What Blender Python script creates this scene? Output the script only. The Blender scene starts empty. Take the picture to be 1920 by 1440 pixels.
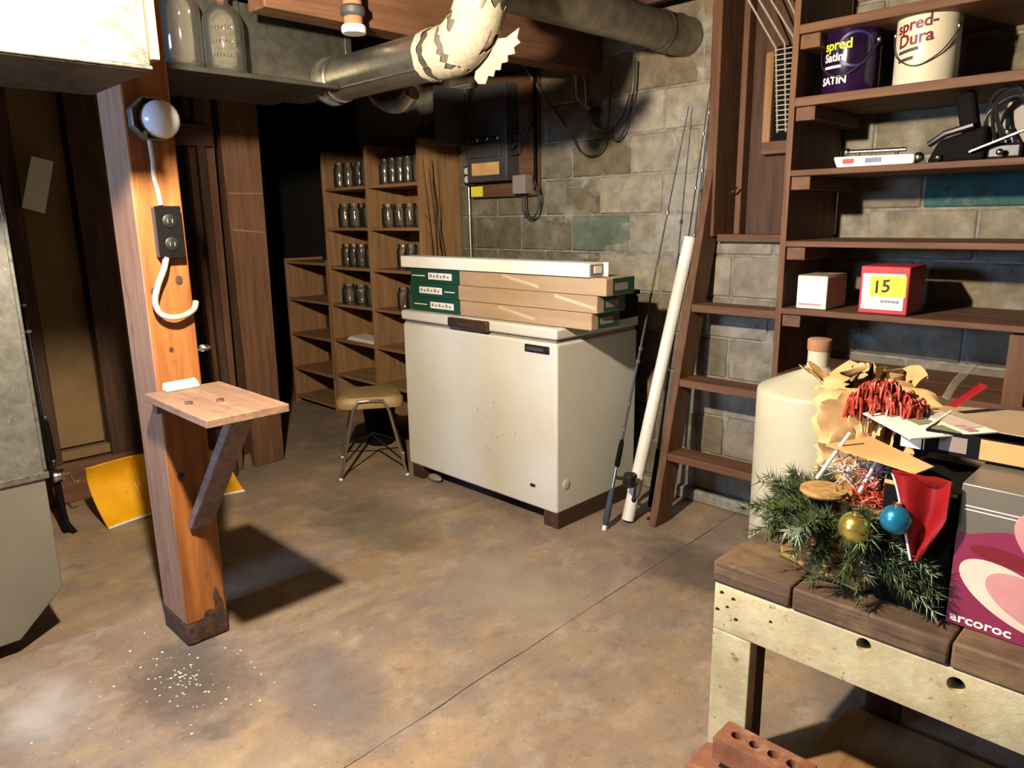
import bpy, bmesh, math, random
from mathutils import Vector, Matrix, noise as mnoise
R = random.Random(7)
scene = bpy.context.scene
col = scene.collection

# ------------------------------------------------------------------ camera, light, exposure
YAW, PITCH, ROLL, FPX = 0.785814, 0.222538, -0.015679, 1376.27
fw = Vector((-math.sin(YAW)*math.cos(PITCH), math.cos(YAW)*math.cos(PITCH), -math.sin(PITCH)))
r0 = Vector((math.cos(YAW), math.sin(YAW), 0)); u0 = r0.cross(fw)
rt = r0*math.cos(ROLL) + u0*math.sin(ROLL); up = -r0*math.sin(ROLL) + u0*math.cos(ROLL)
cd = bpy.data.cameras.new('camera'); cam = bpy.data.objects.new('camera', cd); col.objects.link(cam)
cd.sensor_width = 36; cd.lens = 36*FPX/1920; cd.clip_start = 0.02
cam.matrix_world = Matrix(((rt.x, up.x, -fw.x, 0), (rt.y, up.y, -fw.y, 0), (rt.z, up.z, -fw.z, 1.45), (0, 0, 0, 1)))
scene.camera = cam
scene.view_settings.view_transform = 'Standard'; scene.view_settings.look = 'None'
scene.view_settings.gamma = 1; scene.view_settings.use_curve_mapping = False
scene.view_settings.exposure = 0.28
cy_ = scene.cycles; cy_.use_adaptive_sampling = True; cy_.adaptive_threshold = 0.025; cy_.max_bounces = 7; cy_.diffuse_bounces = 1; cy_.glossy_bounces = 3; cy_.transmission_bounces = 7; cy_.caustics_reflective = False; cy_.caustics_refractive = False
w = bpy.data.worlds.new('world'); scene.world = w; w.use_nodes = True
w.node_tree.nodes['Background'].inputs[0].default_value = (0.62, 0.75, 1.0, 1)
w.node_tree.nodes['Background'].inputs[1].default_value = 1.0
BULB = (-1.37, 0.485, 2.02); BULB_STRENGTH = 6200; BULB_COL = (1.0, 0.84, 0.63)
def area(name, loc, rot, sx, sy, power, color):
    l = bpy.data.lights.new(name, 'AREA'); l.shape = 'RECTANGLE'; l.size = sx; l.size_y = sy
    l.energy = power; l.color = color
    o = bpy.data.objects.new(name, l); o.location = loc; o.rotation_euler = rot; col.objects.link(o); return o
# daylight entering by the basement window in the wall behind the camera
area('window_daylight', (-2.65, -2.18, 1.75), (math.radians(90), 0, 0), 0.86, 0.52, 98, (0.40, 0.60, 1.0))

# ------------------------------------------------------------------ mesh helpers
def S(c):
    return tuple(((v/255)/12.92 if v/255 <= 0.04045 else ((v/255+0.055)/1.055)**2.4) for v in c) + (1,)
class MB:
    def __init__(s): s.v = []; s.f = []; s.m = []; s.cur = 0
    def add(s, vs, fs):
        n = len(s.v); s.v += [Vector(p) for p in vs]
        for f in fs: s.f.append([n+i for i in f]); s.m.append(s.cur)
        return s
    def box(s, x0, x1, y0, y1, z0, z1):
        return s.hexa([(x0,y0,z0),(x1,y0,z0),(x1,y1,z0),(x0,y1,z0),(x0,y0,z1),(x1,y0,z1),(x1,y1,z1),(x0,y1,z1)])
    def hexa(s, p):
        return s.add(p, [(3,2,1,0),(4,5,6,7),(0,1,5,4),(1,2,6,5),(2,3,7,6),(3,0,4,7)])
    def beam(s, a, b, wx, wz, side=(0,0,1)):
        a = Vector(a); b = Vector(b); d = (b-a).normalized(); n = Vector(side); n = (n - d*n.dot(d)).normalized(); t = d.cross(n)
        h = lambda p, i, j: p + t*(wx/2*i) + n*(wz/2*j)
        return s.hexa([h(a,-1,-1),h(a,1,-1),h(b,1,-1),h(b,-1,-1),h(a,-1,1),h(a,1,1),h(b,1,1),h(b,-1,1)])
    def ring(s, c, t, r, n, ref):
        t = t.normalized(); a = (ref - t*ref.dot(t)); a = a.normalized() if a.length > 1e-5 else t.orthogonal().normalized(); b = t.cross(a)
        return [c + (a*math.cos(2*math.pi*i/n) + b*math.sin(2*math.pi*i/n))*r for i in range(n)]
    def tube(s, pts, r, n=8, caps=True, sm=0):
        P = [Vector(p) for p in pts]
        rs = list(r) if isinstance(r, (list, tuple)) else [r]*len(P)
        if sm:
            Q = []; q = []
            for i in range(len(P)-1):
                p0 = P[max(i-1,0)]; p1 = P[i]; p2 = P[i+1]; p3 = P[min(i+2,len(P)-1)]
                for k in range(sm):
                    t = k/sm
                    Q.append(0.5*((2*p1)+(p2-p0)*t+(2*p0-5*p1+4*p2-p3)*t*t+(3*p1-p0-3*p2+p3)*t**3)); q.append(rs[i]*(1-t)+rs[i+1]*t)
            Q.append(P[-1]); q.append(rs[-1]); P, rs = Q, q
        vs = []; ref = Vector((0.31, 0.2, 0.93))
        t0 = (P[1]-P[0]).normalized()
        if abs(t0.dot(ref.normalized())) > 0.95: ref = Vector((0.9, 0.3, 0.1))
        for i, p in enumerate(P):
            t = (P[min(i+1,len(P)-1)] - P[max(i-1,0)])
            if t.length < 1e-6: t = t0
            rg = s.ring(p, t, rs[i], n, ref); ref = rg[0]-p if rs[i] > 1e-6 else ref; vs += rg
        fs = [(i*n+j, i*n+(j+1)%n, (i+1)*n+(j+1)%n, (i+1)*n+j) for i in range(len(P)-1) for j in range(n)]
        if caps: fs += [tuple(range(n-1,-1,-1)), tuple(range((len(P)-1)*n, len(P)*n))]
        return s.add(vs, fs)
    def cyl(s, a, b, r, r2=None, n=16): return s.tube([a, b], [r, r if r2 is None else r2], n)
    def lathe(s, prof, c=(0,0,0), n=24, axis='z', close=False):
        vs = []
        for (r, h) in prof:
            for j in range(n):
                a = 2*math.pi*j/n; x, y = r*math.cos(a), r*math.sin(a)
                p = (x, y, h) if axis == 'z' else ((h, x, y) if axis == 'x' else (y, h, x))
                vs.append(Vector(c)+Vector(p))
        k = len(prof)
        fs = [(i*n+j, i*n+(j+1)%n, (i+1)*n+(j+1)%n, (i+1)*n+j) for i in range(k-1) for j in range(n)]
        if close: fs += [((k-1)*n+j, (k-1)*n+(j+1)%n, (j+1)%n, j) for j in range(n)]
        else:
            if prof[0][0] > 1e-6: fs.append(tuple(range(n-1,-1,-1)))
            if prof[-1][0] > 1e-6: fs.append(tuple(range((k-1)*n, k*n)))
        return s.add(vs, fs)
    def prism(s, poly, a, b, axis='x'):
        mk = {'x': lambda p, h: (h, p[0], p[1]), 'y': lambda p, h: (p[0], h, p[1]), 'z': lambda p, h: (p[0], p[1], h)}[axis]
        n = len(poly); vs = [mk(p, a) for p in poly] + [mk(p, b) for p in poly]
        return s.add(vs, [tuple(range(n-1,-1,-1)), tuple(range(n,2*n))] + [(i,(i+1)%n,n+(i+1)%n,n+i) for i in range(n)])
    def sphere(s, c, r, n=16, m=10, sq=(1,1,1)):
        c = Vector(c); vs = []
        for i in range(m+1):
            th = math.pi*i/m
            for j in range(n):
                ph = 2*math.pi*j/n
                vs.append(c + Vector((r*sq[0]*math.sin(th)*math.cos(ph), r*sq[1]*math.sin(th)*math.sin(ph), -r*sq[2]*math.cos(th))))
        return s.add(vs, [(i*n+j, i*n+(j+1)%n, (i+1)*n+(j+1)%n, (i+1)*n+j) for i in range(m) for j in range(n)])
    def grid(s, fn, nu, nv, thick=0.0):
        vs = [Vector(fn(i/nu, j/nv)) for i in range(nu+1) for j in range(nv+1)]
        q = lambda i, j: i*(nv+1)+j
        fs = [(q(i,j), q(i+1,j), q(i+1,j+1), q(i,j+1)) for i in range(nu) for j in range(nv)]
        if not thick: return s.add(vs, fs)
        N = [Vector() for _ in vs]
        for f in fs:
            nn = (vs[f[2]]-vs[f[0]]).cross(vs[f[3]]-vs[f[1]])
            for k in f: N[k] += nn
        m = len(vs); vs2 = vs + [v - (N[i].normalized() if N[i].length > 1e-9 else Vector((0,0,1)))*thick for i, v in enumerate(vs)]
        fs2 = fs + [tuple(m+k for k in reversed(f)) for f in fs]
        edge = [q(i,0) for i in range(nu+1)] + [q(nu,j) for j in range(1,nv+1)] + [q(i,nv) for i in range(nu-1,-1,-1)] + [q(0,j) for j in range(nv-1,0,-1)]
        fs2 += [(edge[k], m+edge[k], m+edge[(k+1)%len(edge)], edge[(k+1)%len(edge)]) for k in range(len(edge))]
        return s.add(vs2, fs2)
LOC = {}
def build(name, mb, mat, parent=None, bevel=0.0, seg=2, loc=None, label=None, sub=0, fix=True):
    me = bpy.data.meshes.new(name)
    if parent is not None: base = LOC[parent.name]
    else:
        if loc is None:
            xs = [v.x for v in mb.v]; ys = [v.y for v in mb.v]; zs = [v.z for v in mb.v]
            loc = ((min(xs)+max(xs))/2, (min(ys)+max(ys))/2, min(zs))
        base = Vector(loc)
    me.from_pydata([tuple(v-base) for v in mb.v], [], mb.f)
    mats = mat if isinstance(mat, (list, tuple)) else [mat]
    for m in mats: me.materials.append(m)
    if len(mats) > 1:
        me.polygons.foreach_set('material_index', mb.m)
    if fix:
        bm = bmesh.new(); bm.from_mesh(me); bmesh.ops.recalc_face_normals(bm, faces=bm.faces); bm.to_mesh(me); bm.free()
    me.polygons.foreach_set('use_smooth', [True]*len(me.polygons)); me.set_sharp_from_angle(angle=math.radians(38)); me.update()
    o = bpy.data.objects.new(name, me); col.objects.link(o)
    if parent is None: o.location = base
    else: o.parent = parent
    LOC[o.name] = Vector(base)
    if bevel:
        b = o.modifiers.new('bevel', 'BEVEL'); b.width = bevel; b.segments = seg; b.limit_method = 'ANGLE'; b.angle_limit = math.radians(40)
    if label: o['label'] = label
    return o
def tag(o, label, cat, group=None, kind=None):
    o['label'] = label; o['category'] = cat
    if group: o['group'] = group
    if kind: o['kind'] = kind
    return o
def thing(name, label, cat, loc, group=None):
    o = bpy.data.objects.new(name, None); col.objects.link(o); o.location = loc; o.empty_display_size = 0.05
    LOC[o.name] = Vector(loc); return tag(o, label, cat, group)
def struct(name, mb, mat, bevel=0.0, loc=None):
    o = build(name, mb, mat, bevel=bevel, loc=loc); o['kind'] = 'structure'; return o
def cut(o, mb):
    me = bpy.data.meshes.new('cut'); base = LOC[o.name]
    me.from_pydata([tuple(v-base) for v in mb.v], [], mb.f)
    bm = bmesh.new(); bm.from_mesh(me); bmesh.ops.recalc_face_normals(bm, faces=bm.faces); bm.to_mesh(me); bm.free()
    c = bpy.data.objects.new('cut', me); col.objects.link(c)
    if o.parent: c.parent = o.parent
    else: c.location = o.location
    md = o.modifiers.new('bool', 'BOOLEAN'); md.operation = 'DIFFERENCE'; md.object = c; md.solver = 'EXACT'
    bpy.context.view_layer.update()
    dg = bpy.context.evaluated_depsgraph_get(); nm = bpy.data.meshes.new_from_object(o.evaluated_get(dg), depsgraph=dg)
    o.modifiers.clear(); old = o.data; o.data = nm; nm.name = old.name
    nm.polygons.foreach_set('use_smooth', [True]*len(nm.polygons)); nm.set_sharp_from_angle(angle=math.radians(38))
    bpy.data.objects.remove(c); bpy.data.meshes.remove(me); bpy.data.meshes.remove(old)
def copy_tree(o, parent=None):
    c = o.copy(); col.objects.link(c); c.parent = parent; LOC[c.name] = LOC[o.name]
    for ch in o.children: copy_tree(ch, c)
    return c
def text_mb(body, size, fn, depth=0.0012, space=1.0, bold=0.0):
    cu = bpy.data.curves.new('t', 'FONT'); cu.body = body; cu.size = size; cu.extrude = depth; cu.space_character = space; cu.offset = bold; cu.resolution_u = 3
    cu.align_x = 'LEFT'
    o = bpy.data.objects.new('t', cu); col.objects.link(o); bpy.context.view_layer.update()
    dg = bpy.context.evaluated_depsgraph_get(); me = bpy.data.meshes.new_from_object(o.evaluated_get(dg), depsgraph=dg)
    mb = MB(); mb.add([fn(v.co.x, v.co.y, v.co.z) for v in me.vertices], [tuple(p.vertices) for p in me.polygons])
    bpy.data.objects.remove(o); bpy.data.curves.remove(cu); bpy.data.meshes.remove(me); return mb

# ------------------------------------------------------------------ materials
def mat(name, c1, c2=None, scale=6.0, stretch=(1,1,1), rough=0.6, metal=0.0, bump=0.0, bscale=None, layers=(), spec=0.5, detail=4, contrast=(0.35,0.65), objcol=False, rnd=True, trans=0.0, emit=0.0, sheen=0.0, coat=0.0):
    m = bpy.data.materials.new(name); m.use_nodes = True; nt = m.node_tree; N = nt.nodes; L = nt.links
    b = N['Principled BSDF']; b.inputs['Roughness'].default_value = rough; b.inputs['Metallic'].default_value = metal
    b.inputs['Specular IOR Level'].default_value = spec
    if coat: b.inputs['Coat Weight'].default_value = coat; b.inputs['Coat Roughness'].default_value = 0.15
    if trans: b.inputs['Transmission Weight'].default_value = trans
    if emit: b.inputs['Emission Color'].default_value = S(c1); b.inputs['Emission Strength'].default_value = emit
    tc = N.new('ShaderNodeTexCoord'); oi = N.new('ShaderNodeObjectInfo')
    off = N.new('ShaderNodeVectorMath'); off.operation = 'SCALE'; off.inputs[0].default_value = (3.7, 9.1, 5.3); L.new(oi.outputs['Random'], off.inputs[3])
    ad = N.new('ShaderNodeVectorMath'); ad.operation = 'ADD'; L.new(tc.outputs['Object'], ad.inputs[0])
    if rnd: L.new(off.outputs[0], ad.inputs[1])
    vec = ad.outputs[0]
    def nz(sc, st, det=6, rg=0.6, dist=0.0):
        mp = N.new('ShaderNodeMapping'); mp.inputs['Scale'].default_value = st; L.new(vec, mp.inputs['Vector'])
        n = N.new('ShaderNodeTexNoise'); n.inputs['Scale'].default_value = sc; n.inputs['Detail'].default_value = det; n.inputs['Roughness'].default_value = rg; n.inputs['Distortion'].default_value = dist
        L.new(mp.outputs[0], n.inputs['Vector']); return n.outputs[0]
    def rmp(src, lo, hi):
        r = N.new('ShaderNodeMapRange'); r.inputs[1].default_value = lo; r.inputs[2].default_value = hi; L.new(src, r.inputs[0]); return r.outputs[0]
    def mix(fac, a, bb, mode='MIX'):
        x = N.new('ShaderNodeMix'); x.data_type = 'RGBA'; x.blend_type = mode
        if hasattr(fac, 'links'): L.new(fac, x.inputs[0])
        else: x.inputs[0].default_value = fac
        for v, i in ((a, 6), (bb, 7)):
            if hasattr(v, 'links'): L.new(v, x.inputs[i])
            else: x.inputs[i].default_value = v
        return x.outputs[2]
    base = nz(scale, stretch, detail)
    cc = mix(rmp(base, *contrast), S(c1), S(c2 or c1))
    if objcol: cc = mix(1.0, cc, oi.outputs['Color'], 'MULTIPLY')
    for ly in layers:    # (colour, scale, lo, hi, amount, stretch)
        f = rmp(nz(ly[1], ly[5] if len(ly) > 5 else (1,1,1), 5, 0.65), ly[2], ly[3])
        mm = N.new('ShaderNodeMath'); mm.operation = 'MULTIPLY'; L.new(f, mm.inputs[0]); mm.inputs[1].default_value = ly[4]
        cc = mix(mm.outputs[0], cc, S(ly[0]))
    L.new(cc, b.inputs['Base Color'])
    if bump:
        bp = N.new('ShaderNodeBump'); bp.inputs['Strength'].default_value = bump; bp.inputs['Distance'].default_value = 0.01
        L.new(nz(bscale or scale*3, stretch, 7, 0.7), bp.inputs['Height']); L.new(bp.outputs[0], b.inputs['Normal'])
    return m
def patchy(name, c1, c2, sc, lo, hi):
    m = mat(name, c1, c2, scale=14, rough=0.95, bump=0.3); nt = m.node_tree; N = nt.nodes; L = nt.links; b = N['Principled BSDF']
    tc = N.new('ShaderNodeTexCoord'); n = N.new('ShaderNodeTexNoise'); n.inputs['Scale'].default_value = sc; n.inputs['Detail'].default_value = 8; L.new(tc.outputs['Object'], n.inputs['Vector'])
    q = N.new('ShaderNodeMapRange'); q.inputs[1].default_value = lo; q.inputs[2].default_value = hi; L.new(n.outputs[0], q.inputs[0]); L.new(q.outputs[0], b.inputs['Alpha']); return m
def wood(name, c1, c2, axis, rough=0.65, bump=0.25, layers=(), sc=1.0, objcol=False):
    st = {'x': (0.08,1,1), 'y': (1,0.08,1), 'z': (1,1,0.08)}[axis]
    return mat(name, c1, c2, scale=34*sc, stretch=st, rough=rough, bump=bump, bscale=70*sc, objcol=objcol,
               layers=[((30,18,12), 5, 0.56, 0.82, 0.55, st), ((190,150,110), 60, 0.62, 0.8, 0.18, st)] + list(layers), contrast=(0.3,0.7), spec=0.3)
mRed = {a: wood('red_fir_'+a, (86,58,42), (118,84,60), a) for a in 'xyz'}
mDark = {a: wood('dark_timber_'+a, (56,38,28), (88,62,46), a) for a in 'xyz'}
mBrown = {a: wood('brown_board_'+a, (132,98,66), (168,130,90), a) for a in 'xyz'}
mPost = wood('old_fir_post', (122,72,36), (168,108,56), 'z', layers=[((70,40,22), 26, 0.62, 0.74, 0.6, (1,1,0.5)), ((160,90,50), 4, 0.5, 0.75, 0.5)], bump=0.35)
mPostCoolSide = wood('fir_post_cool_lit_side', (140,104,82), (166,130,106), 'z', layers=[((90,60,44), 18, 0.6, 0.75, 0.5, (1,1,0.4))])  # cool light on the side face put into this wood colour
mFoot = mat('damp_rotten_wood', (58,40,32), (96,68,52), scale=40, bump=0.8, rough=0.9)
mShelfB = wood('rough_shelf_board', (128,100,82), (152,122,100), 'x', layers=[((86,62,48), 14, 0.56, 0.74, 0.6), ((176,146,120), 9, 0.55, 0.72, 0.4)], bump=0.5)
mGrey = wood('weathered_strut', (96,80,76), (134,114,104), 'x')
mCream = mat('cream_painted_timber', (188,176,136), (206,195,158), scale=7, bump=0.35, bscale=40, rough=0.75, layers=[((150,146,122), 3, 0.46, 0.66, 0.7), ((176,148,92), 8, 0.52, 0.72, 0.65), ((206,200,170), 14, 0.55, 0.7, 0.4), ((92,72,46), 34, 0.62, 0.71, 0.75)])
mTop = wood('worn_bench_plank', (74,58,46), (104,84,66), 'x', layers=[((150,122,88), 5, 0.5, 0.7, 0.6), ((48,36,28), 11, 0.6, 0.78, 0.6)], bump=0.5, rough=0.7)
mConc = mat('basement_concrete', (136,116,98), (160,140,118), scale=2.2, rough=0.5, bump=0.35, bscale=70, rnd=False, contrast=(0.3,0.7), detail=5, layers=[
    ((184,152,108), 1.5, 0.48, 0.66, 0.8, (1,0.6,1)), ((112,103,99), 1.3, 0.50, 0.66, 0.8, (1,0.7,1)), ((186,170,152), 8, 0.50, 0.70, 0.5, (1,0.7,1)), ((122,112,110), 3.2, 0.50, 0.66, 0.6), ((92,78,66), 20, 0.55, 0.70, 0.42, (1,0.75,1)), ((170,144,108), 12, 0.53, 0.70, 0.45, (1,0.65,1)), ((64,54,46), 70, 0.61, 0.70, 0.55), ((214,200,182), 48, 0.63, 0.72, 0.45)])
def soft_stain_glare(name, c1, c2, rx, ry, amount, sc=5.0):
    m = mat(name, c1, c2, scale=9, rough=0.7, rnd=False); nt = m.node_tree; N = nt.nodes; L = nt.links; b = N['Principled BSDF']
    tc = N.new('ShaderNodeTexCoord'); n = N.new('ShaderNodeTexNoise'); n.inputs['Scale'].default_value = sc; n.inputs['Detail'].default_value = 9; n.inputs['Roughness'].default_value = 0.65; L.new(tc.outputs['Object'], n.inputs['Vector'])
    mp = N.new('ShaderNodeMapping'); mp.inputs['Scale'].default_value = (1/rx, 1/ry, 0); L.new(tc.outputs['Object'], mp.inputs['Vector'])
    ln = N.new('ShaderNodeVectorMath'); ln.operation = 'LENGTH'; L.new(mp.outputs[0], ln.inputs[0])
    a = N.new('ShaderNodeMath'); a.operation = 'SUBTRACT'; a.inputs[0].default_value = 0.62; L.new(ln.outputs['Value'], a.inputs[1])
    c = N.new('ShaderNodeMath'); c.operation = 'MULTIPLY_ADD'; L.new(n.outputs[0], c.inputs[0]); c.inputs[1].default_value = 1.3; L.new(a.outputs[0], c.inputs[2])
    q = N.new('ShaderNodeMapRange'); q.inputs[1].default_value = 0.55; q.inputs[2].default_value = 1.05; q.inputs[4].default_value = amount; L.new(c.outputs[0], q.inputs[0]); L.new(q.outputs[0], b.inputs['Alpha']); return m
mBlock = mat('concrete_block', (176,172,162), (236,232,224), scale=11, rough=0.92, bump=0.8, bscale=80, objcol=True, contrast=(0.3,0.7), layers=[((206,202,190), 4.5, 0.54, 0.72, 0.40), ((90,84,70), 7, 0.55, 0.75, 0.50), ((62,56,48), 40, 0.62, 0.74, 0.45), ((190,186,176), 30, 0.64, 0.74, 0.35)])
mMortar = mat('mortar', (122,118,106), (158,153,140), scale=20, rough=0.95, bump=0.5)
mGalv = mat('galvanised_sheet', (104,104,98), (130,130,122), scale=26, rough=0.42, metal=0.55, layers=[((206,206,200), 60, 0.62, 0.72, 0.5), ((112,112,104), 8, 0.55, 0.75, 0.4)], bump=0.04)
mGalvB = mat('bright_galvanised', (104,102,94), (128,126,116), scale=30, rough=0.5, metal=0.75, layers=[((66,64,56), 42, 0.55, 0.66, 0.6), ((150,148,138), 9, 0.52, 0.72, 0.5)], bump=0.05)
mGalvL = mat('weathered_galvanised', (60,58,52), (84,82,74), scale=22, rough=0.6, metal=0.6, layers=[((34,33,29), 34, 0.52, 0.62, 0.7), ((104,102,94), 7, 0.5, 0.7, 0.6)], bump=0.05)
mTrunk = mat('shade_toned_trunk_metal', (92,90,84), (112,110,102), scale=24, rough=0.45, metal=0.85, layers=[((140,138,130), 60, 0.6, 0.72, 0.4)])  # darkened metal: the shade on the trunk duct is put into its colour
mUnder = mat('dark_sheet_metal', (44,41,36), (60,56,50), scale=10, rough=0.6, metal=0.3)  # dark grey-brown sheet metal for the ledge
mSheet = mat('painted_sheet', (112,108,98), (122,118,107), scale=3, rough=0.45, metal=0.2, layers=[((120,112,98), 20, 0.66, 0.75, 0.3)])
mPipe = mat('duct_metal', (150,146,134), (176,172,160), scale=18, rough=0.28, metal=0.9, layers=[((96,92,82), 40, 0.62, 0.72, 0.4)])
mPipeD = mat('dull_duct_metal', (120,112,98), (150,142,126), scale=14, rough=0.5, metal=0.7)
mTape = mat('cloth_tape', (150,140,122), (170,160,142), scale=50, rough=0.85, bump=0.2)
def glass(name, dust, tint=(0.96,0.97,0.95)):
    m = bpy.data.materials.new(name); m.use_nodes = True; nt = m.node_tree; N = nt.nodes; L = nt.links; N.clear()
    out = N.new('ShaderNodeOutputMaterial'); tr = N.new('ShaderNodeBsdfTransparent'); tr.inputs[0].default_value = (*tint, 1)
    gl = N.new('ShaderNodeBsdfGlossy'); gl.inputs['Roughness'].default_value = 0.07; gl.inputs['Color'].default_value = (1,1,1,1)
    fr = N.new('ShaderNodeFresnel'); fr.inputs[0].default_value = 1.6
    df = N.new('ShaderNodeBsdfDiffuse'); df.inputs[0].default_value = (0.62,0.6,0.54,1)
    m1 = N.new('ShaderNodeMixShader'); m2 = N.new('ShaderNodeMixShader'); m2.inputs[0].default_value = dust
    L.new(fr.outputs[0], m1.inputs[0]); L.new(tr.outputs[0], m1.inputs[1]); L.new(gl.outputs[0], m1.inputs[2])
    L.new(m1.outputs[0], m2.inputs[1]); L.new(df.outputs[0], m2.inputs[2]); L.new(m2.outputs[0], out.inputs[0]); return m
mGlass = glass('clear_glass', 0.035); mGlassD = glass('dusty_glass', 0.06, (0.93,0.92,0.86))
mWhiteP = mat('white_enamel', (204,201,190), (214,212,203), scale=2.2, rough=0.35, layers=[((206,196,166), 1.3, 0.5, 0.72, 0.5), ((150,112,70), 46, 0.73, 0.78, 0.5)])
mWhite = mat('white_plastic', (232,230,222), (238,236,230), rough=0.4)
mBlack = mat('black_plastic', (22,21,22), (30,29,30), rough=0.4)
mBlackM = mat('matte_black', (9,8,8), (15,14,14), rough=0.85, spec=0.15)
mDarkBr = mat('dark_brown_trim', (58,40,32), (74,54,44), rough=0.4)
mSteel = mat('bright_steel', (196,194,190), (214,212,208), rough=0.25, metal=1.0)
mChrome = mat('dull_chrome', (150,140,136), (176,166,160), rough=0.3, metal=0.9)
mCard = mat('cardboard', (158,132,102), (176,150,120), scale=5, stretch=(0.3,1,3), rough=0.85, bump=0.1, layers=[((170,130,88), 8, 0.55, 0.72, 0.5, (0.2,1,4))])
mCardO = mat('orange_cardboard', (196,146,90), (212,164,108), scale=5, rough=0.85)
mStrip = mat('tape_strip', (186,170,142), (198,184,158), rough=0.5)
mGreen = mat('green_print', (14,58,44), (18,66,50), rough=0.6)
mPaper = mat('white_print', (226,224,212), (234,232,222), rough=0.7)
mYellow = mat('yellow_plastic', (232,164,14), (242,180,30), scale=12, rough=0.45, layers=[((190,120,10), 16, 0.62, 0.74, 0.5, (1,1,0.3))])
mTan = mat('tan_vinyl', (146,122,80), (162,138,94), scale=8, rough=0.5, layers=[((110,86,50), 14, 0.68, 0.76, 0.5)])
mFibre = mat('fibreboard', (116,92,60), (132,108,74), scale=4, rough=0.9, layers=[((128,96,60), 3, 0.5, 0.7, 0.4)])
mPVC = mat('white_pvc', (230,226,214), (238,235,226), rough=0.35)
mRubber = mat('grey_rubber', (60,64,70), (72,76,82), rough=0.7)
mNavy = mat('navy_cork_grip', (44,54,70), (56,66,84), rough=0.7)
mYellowT = mat('yellow_print', (240,222,40), (246,230,60), rough=0.6)
mRedP = mat('red_print', (170,40,52), (186,52,62), rough=0.55)
mRedC = mat('red_satin', (118,10,15), (140,18,20), rough=0.38, sheen=0.3)
mInk = mat('ink', (24,22,30), rough=0.6)
mPurple = mat('purple_label', (28,13,40), (38,16,54), rough=0.16)
mLime = mat('lime_print', (206,222,40), rough=0.5)
mBlueR = mat('navy_print', (40,44,110), rough=0.4)
mCanW = mat('cream_label', (214,202,176), (228,218,196), scale=6, rough=0.35, layers=[((120,100,70), 34, 0.68, 0.75, 0.5)])
mMaroon = mat('maroon_ink', (112,22,34), rough=0.5)
mCarboy = mat('cream_polythene', (180,174,148), (194,188,164), scale=3, rough=0.45, layers=[((186,176,140), 5, 0.6, 0.75, 0.4)])
mCork = mat('brown_cork', (150,104,74), (168,122,90), scale=30, rough=0.9)
mPine = mat('pine_needles', (46,62,36), (96,112,66), scale=14, rough=0.6)
mPineS = mat('frosted_needles', (120,140,110), (170,180,150), scale=20, rough=0.6)
mGold = mat('gold_bauble', (206,186,96), (216,198,110), rough=0.22, metal=0.85)
mBlueB = mat('blue_bauble', (30,118,160), (44,136,178), rough=0.25, metal=0.6)
mWicker = mat('wicker', (150,112,62), (196,156,96), scale=60, rough=0.8, bump=0.5)
mTinsel = mat('red_tinsel', (140,36,28), (200,84,60), scale=90, rough=0.4)
mSilver = mat('silver_tinsel', (190,188,184), (228,226,222), scale=40, rough=0.3, metal=0.4)
mKraft = mat('kraft_paper', (196,152,98), (216,176,124), scale=9, rough=0.8, layers=[((150,104,60), 14, 0.6, 0.74, 0.5)])
mPink = mat('pink_print', (124,36,70), (140,44,82), scale=3, rough=0.4, coat=0.3)
mPinkG = mat('grey_print', (92,88,80), (106,101,92), scale=3, rough=0.4, coat=0.3)
mRose = mat('rose_dish_print', (190,128,128), (206,150,146), scale=5, rough=0.4, coat=0.3)
mPale = mat('pale_dish_print', (206,186,168), (222,206,190), scale=5, rough=0.4, coat=0.3)
mBrick = mat('red_brick', (128,78,54), (152,100,74), scale=16, rough=0.92, bump=0.5, layers=[((186,150,122), 18, 0.52, 0.68, 0.6), ((84,50,36), 11, 0.52, 0.72, 0.6)])
mTwig = mat('dry_twig', (96,72,50), (128,100,72), scale=50, rough=0.9)
mCable = mat('armoured_cable', (196,188,176), (212,206,196), scale=60, rough=0.45, metal=0.5)
mWire = mat('old_wire', (44,38,34), (60,52,46), rough=0.6)
mGreyBox = mat('grey_enamel', (132,120,112), (144,132,124), rough=0.5)
mPanelG = mat('panel_grey', (70,70,74), (84,84,88), rough=0.5, metal=0.3)
mPorc = mat('porcelain', (206,212,216), (216,222,226), rough=0.2)
mSubfl = wood('subfloor', (70,48,34), (96,70,50), 'y')
mRustL = mat('rust_stain', (196,184,152), (182,162,120), scale=40, rough=0.6)
mHole = mat('hole_dark', (16,12,10), rough=0.95)
mBlueCan = mat('blue_label', (70,150,180), (86,164,192), rough=0.4)

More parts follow.
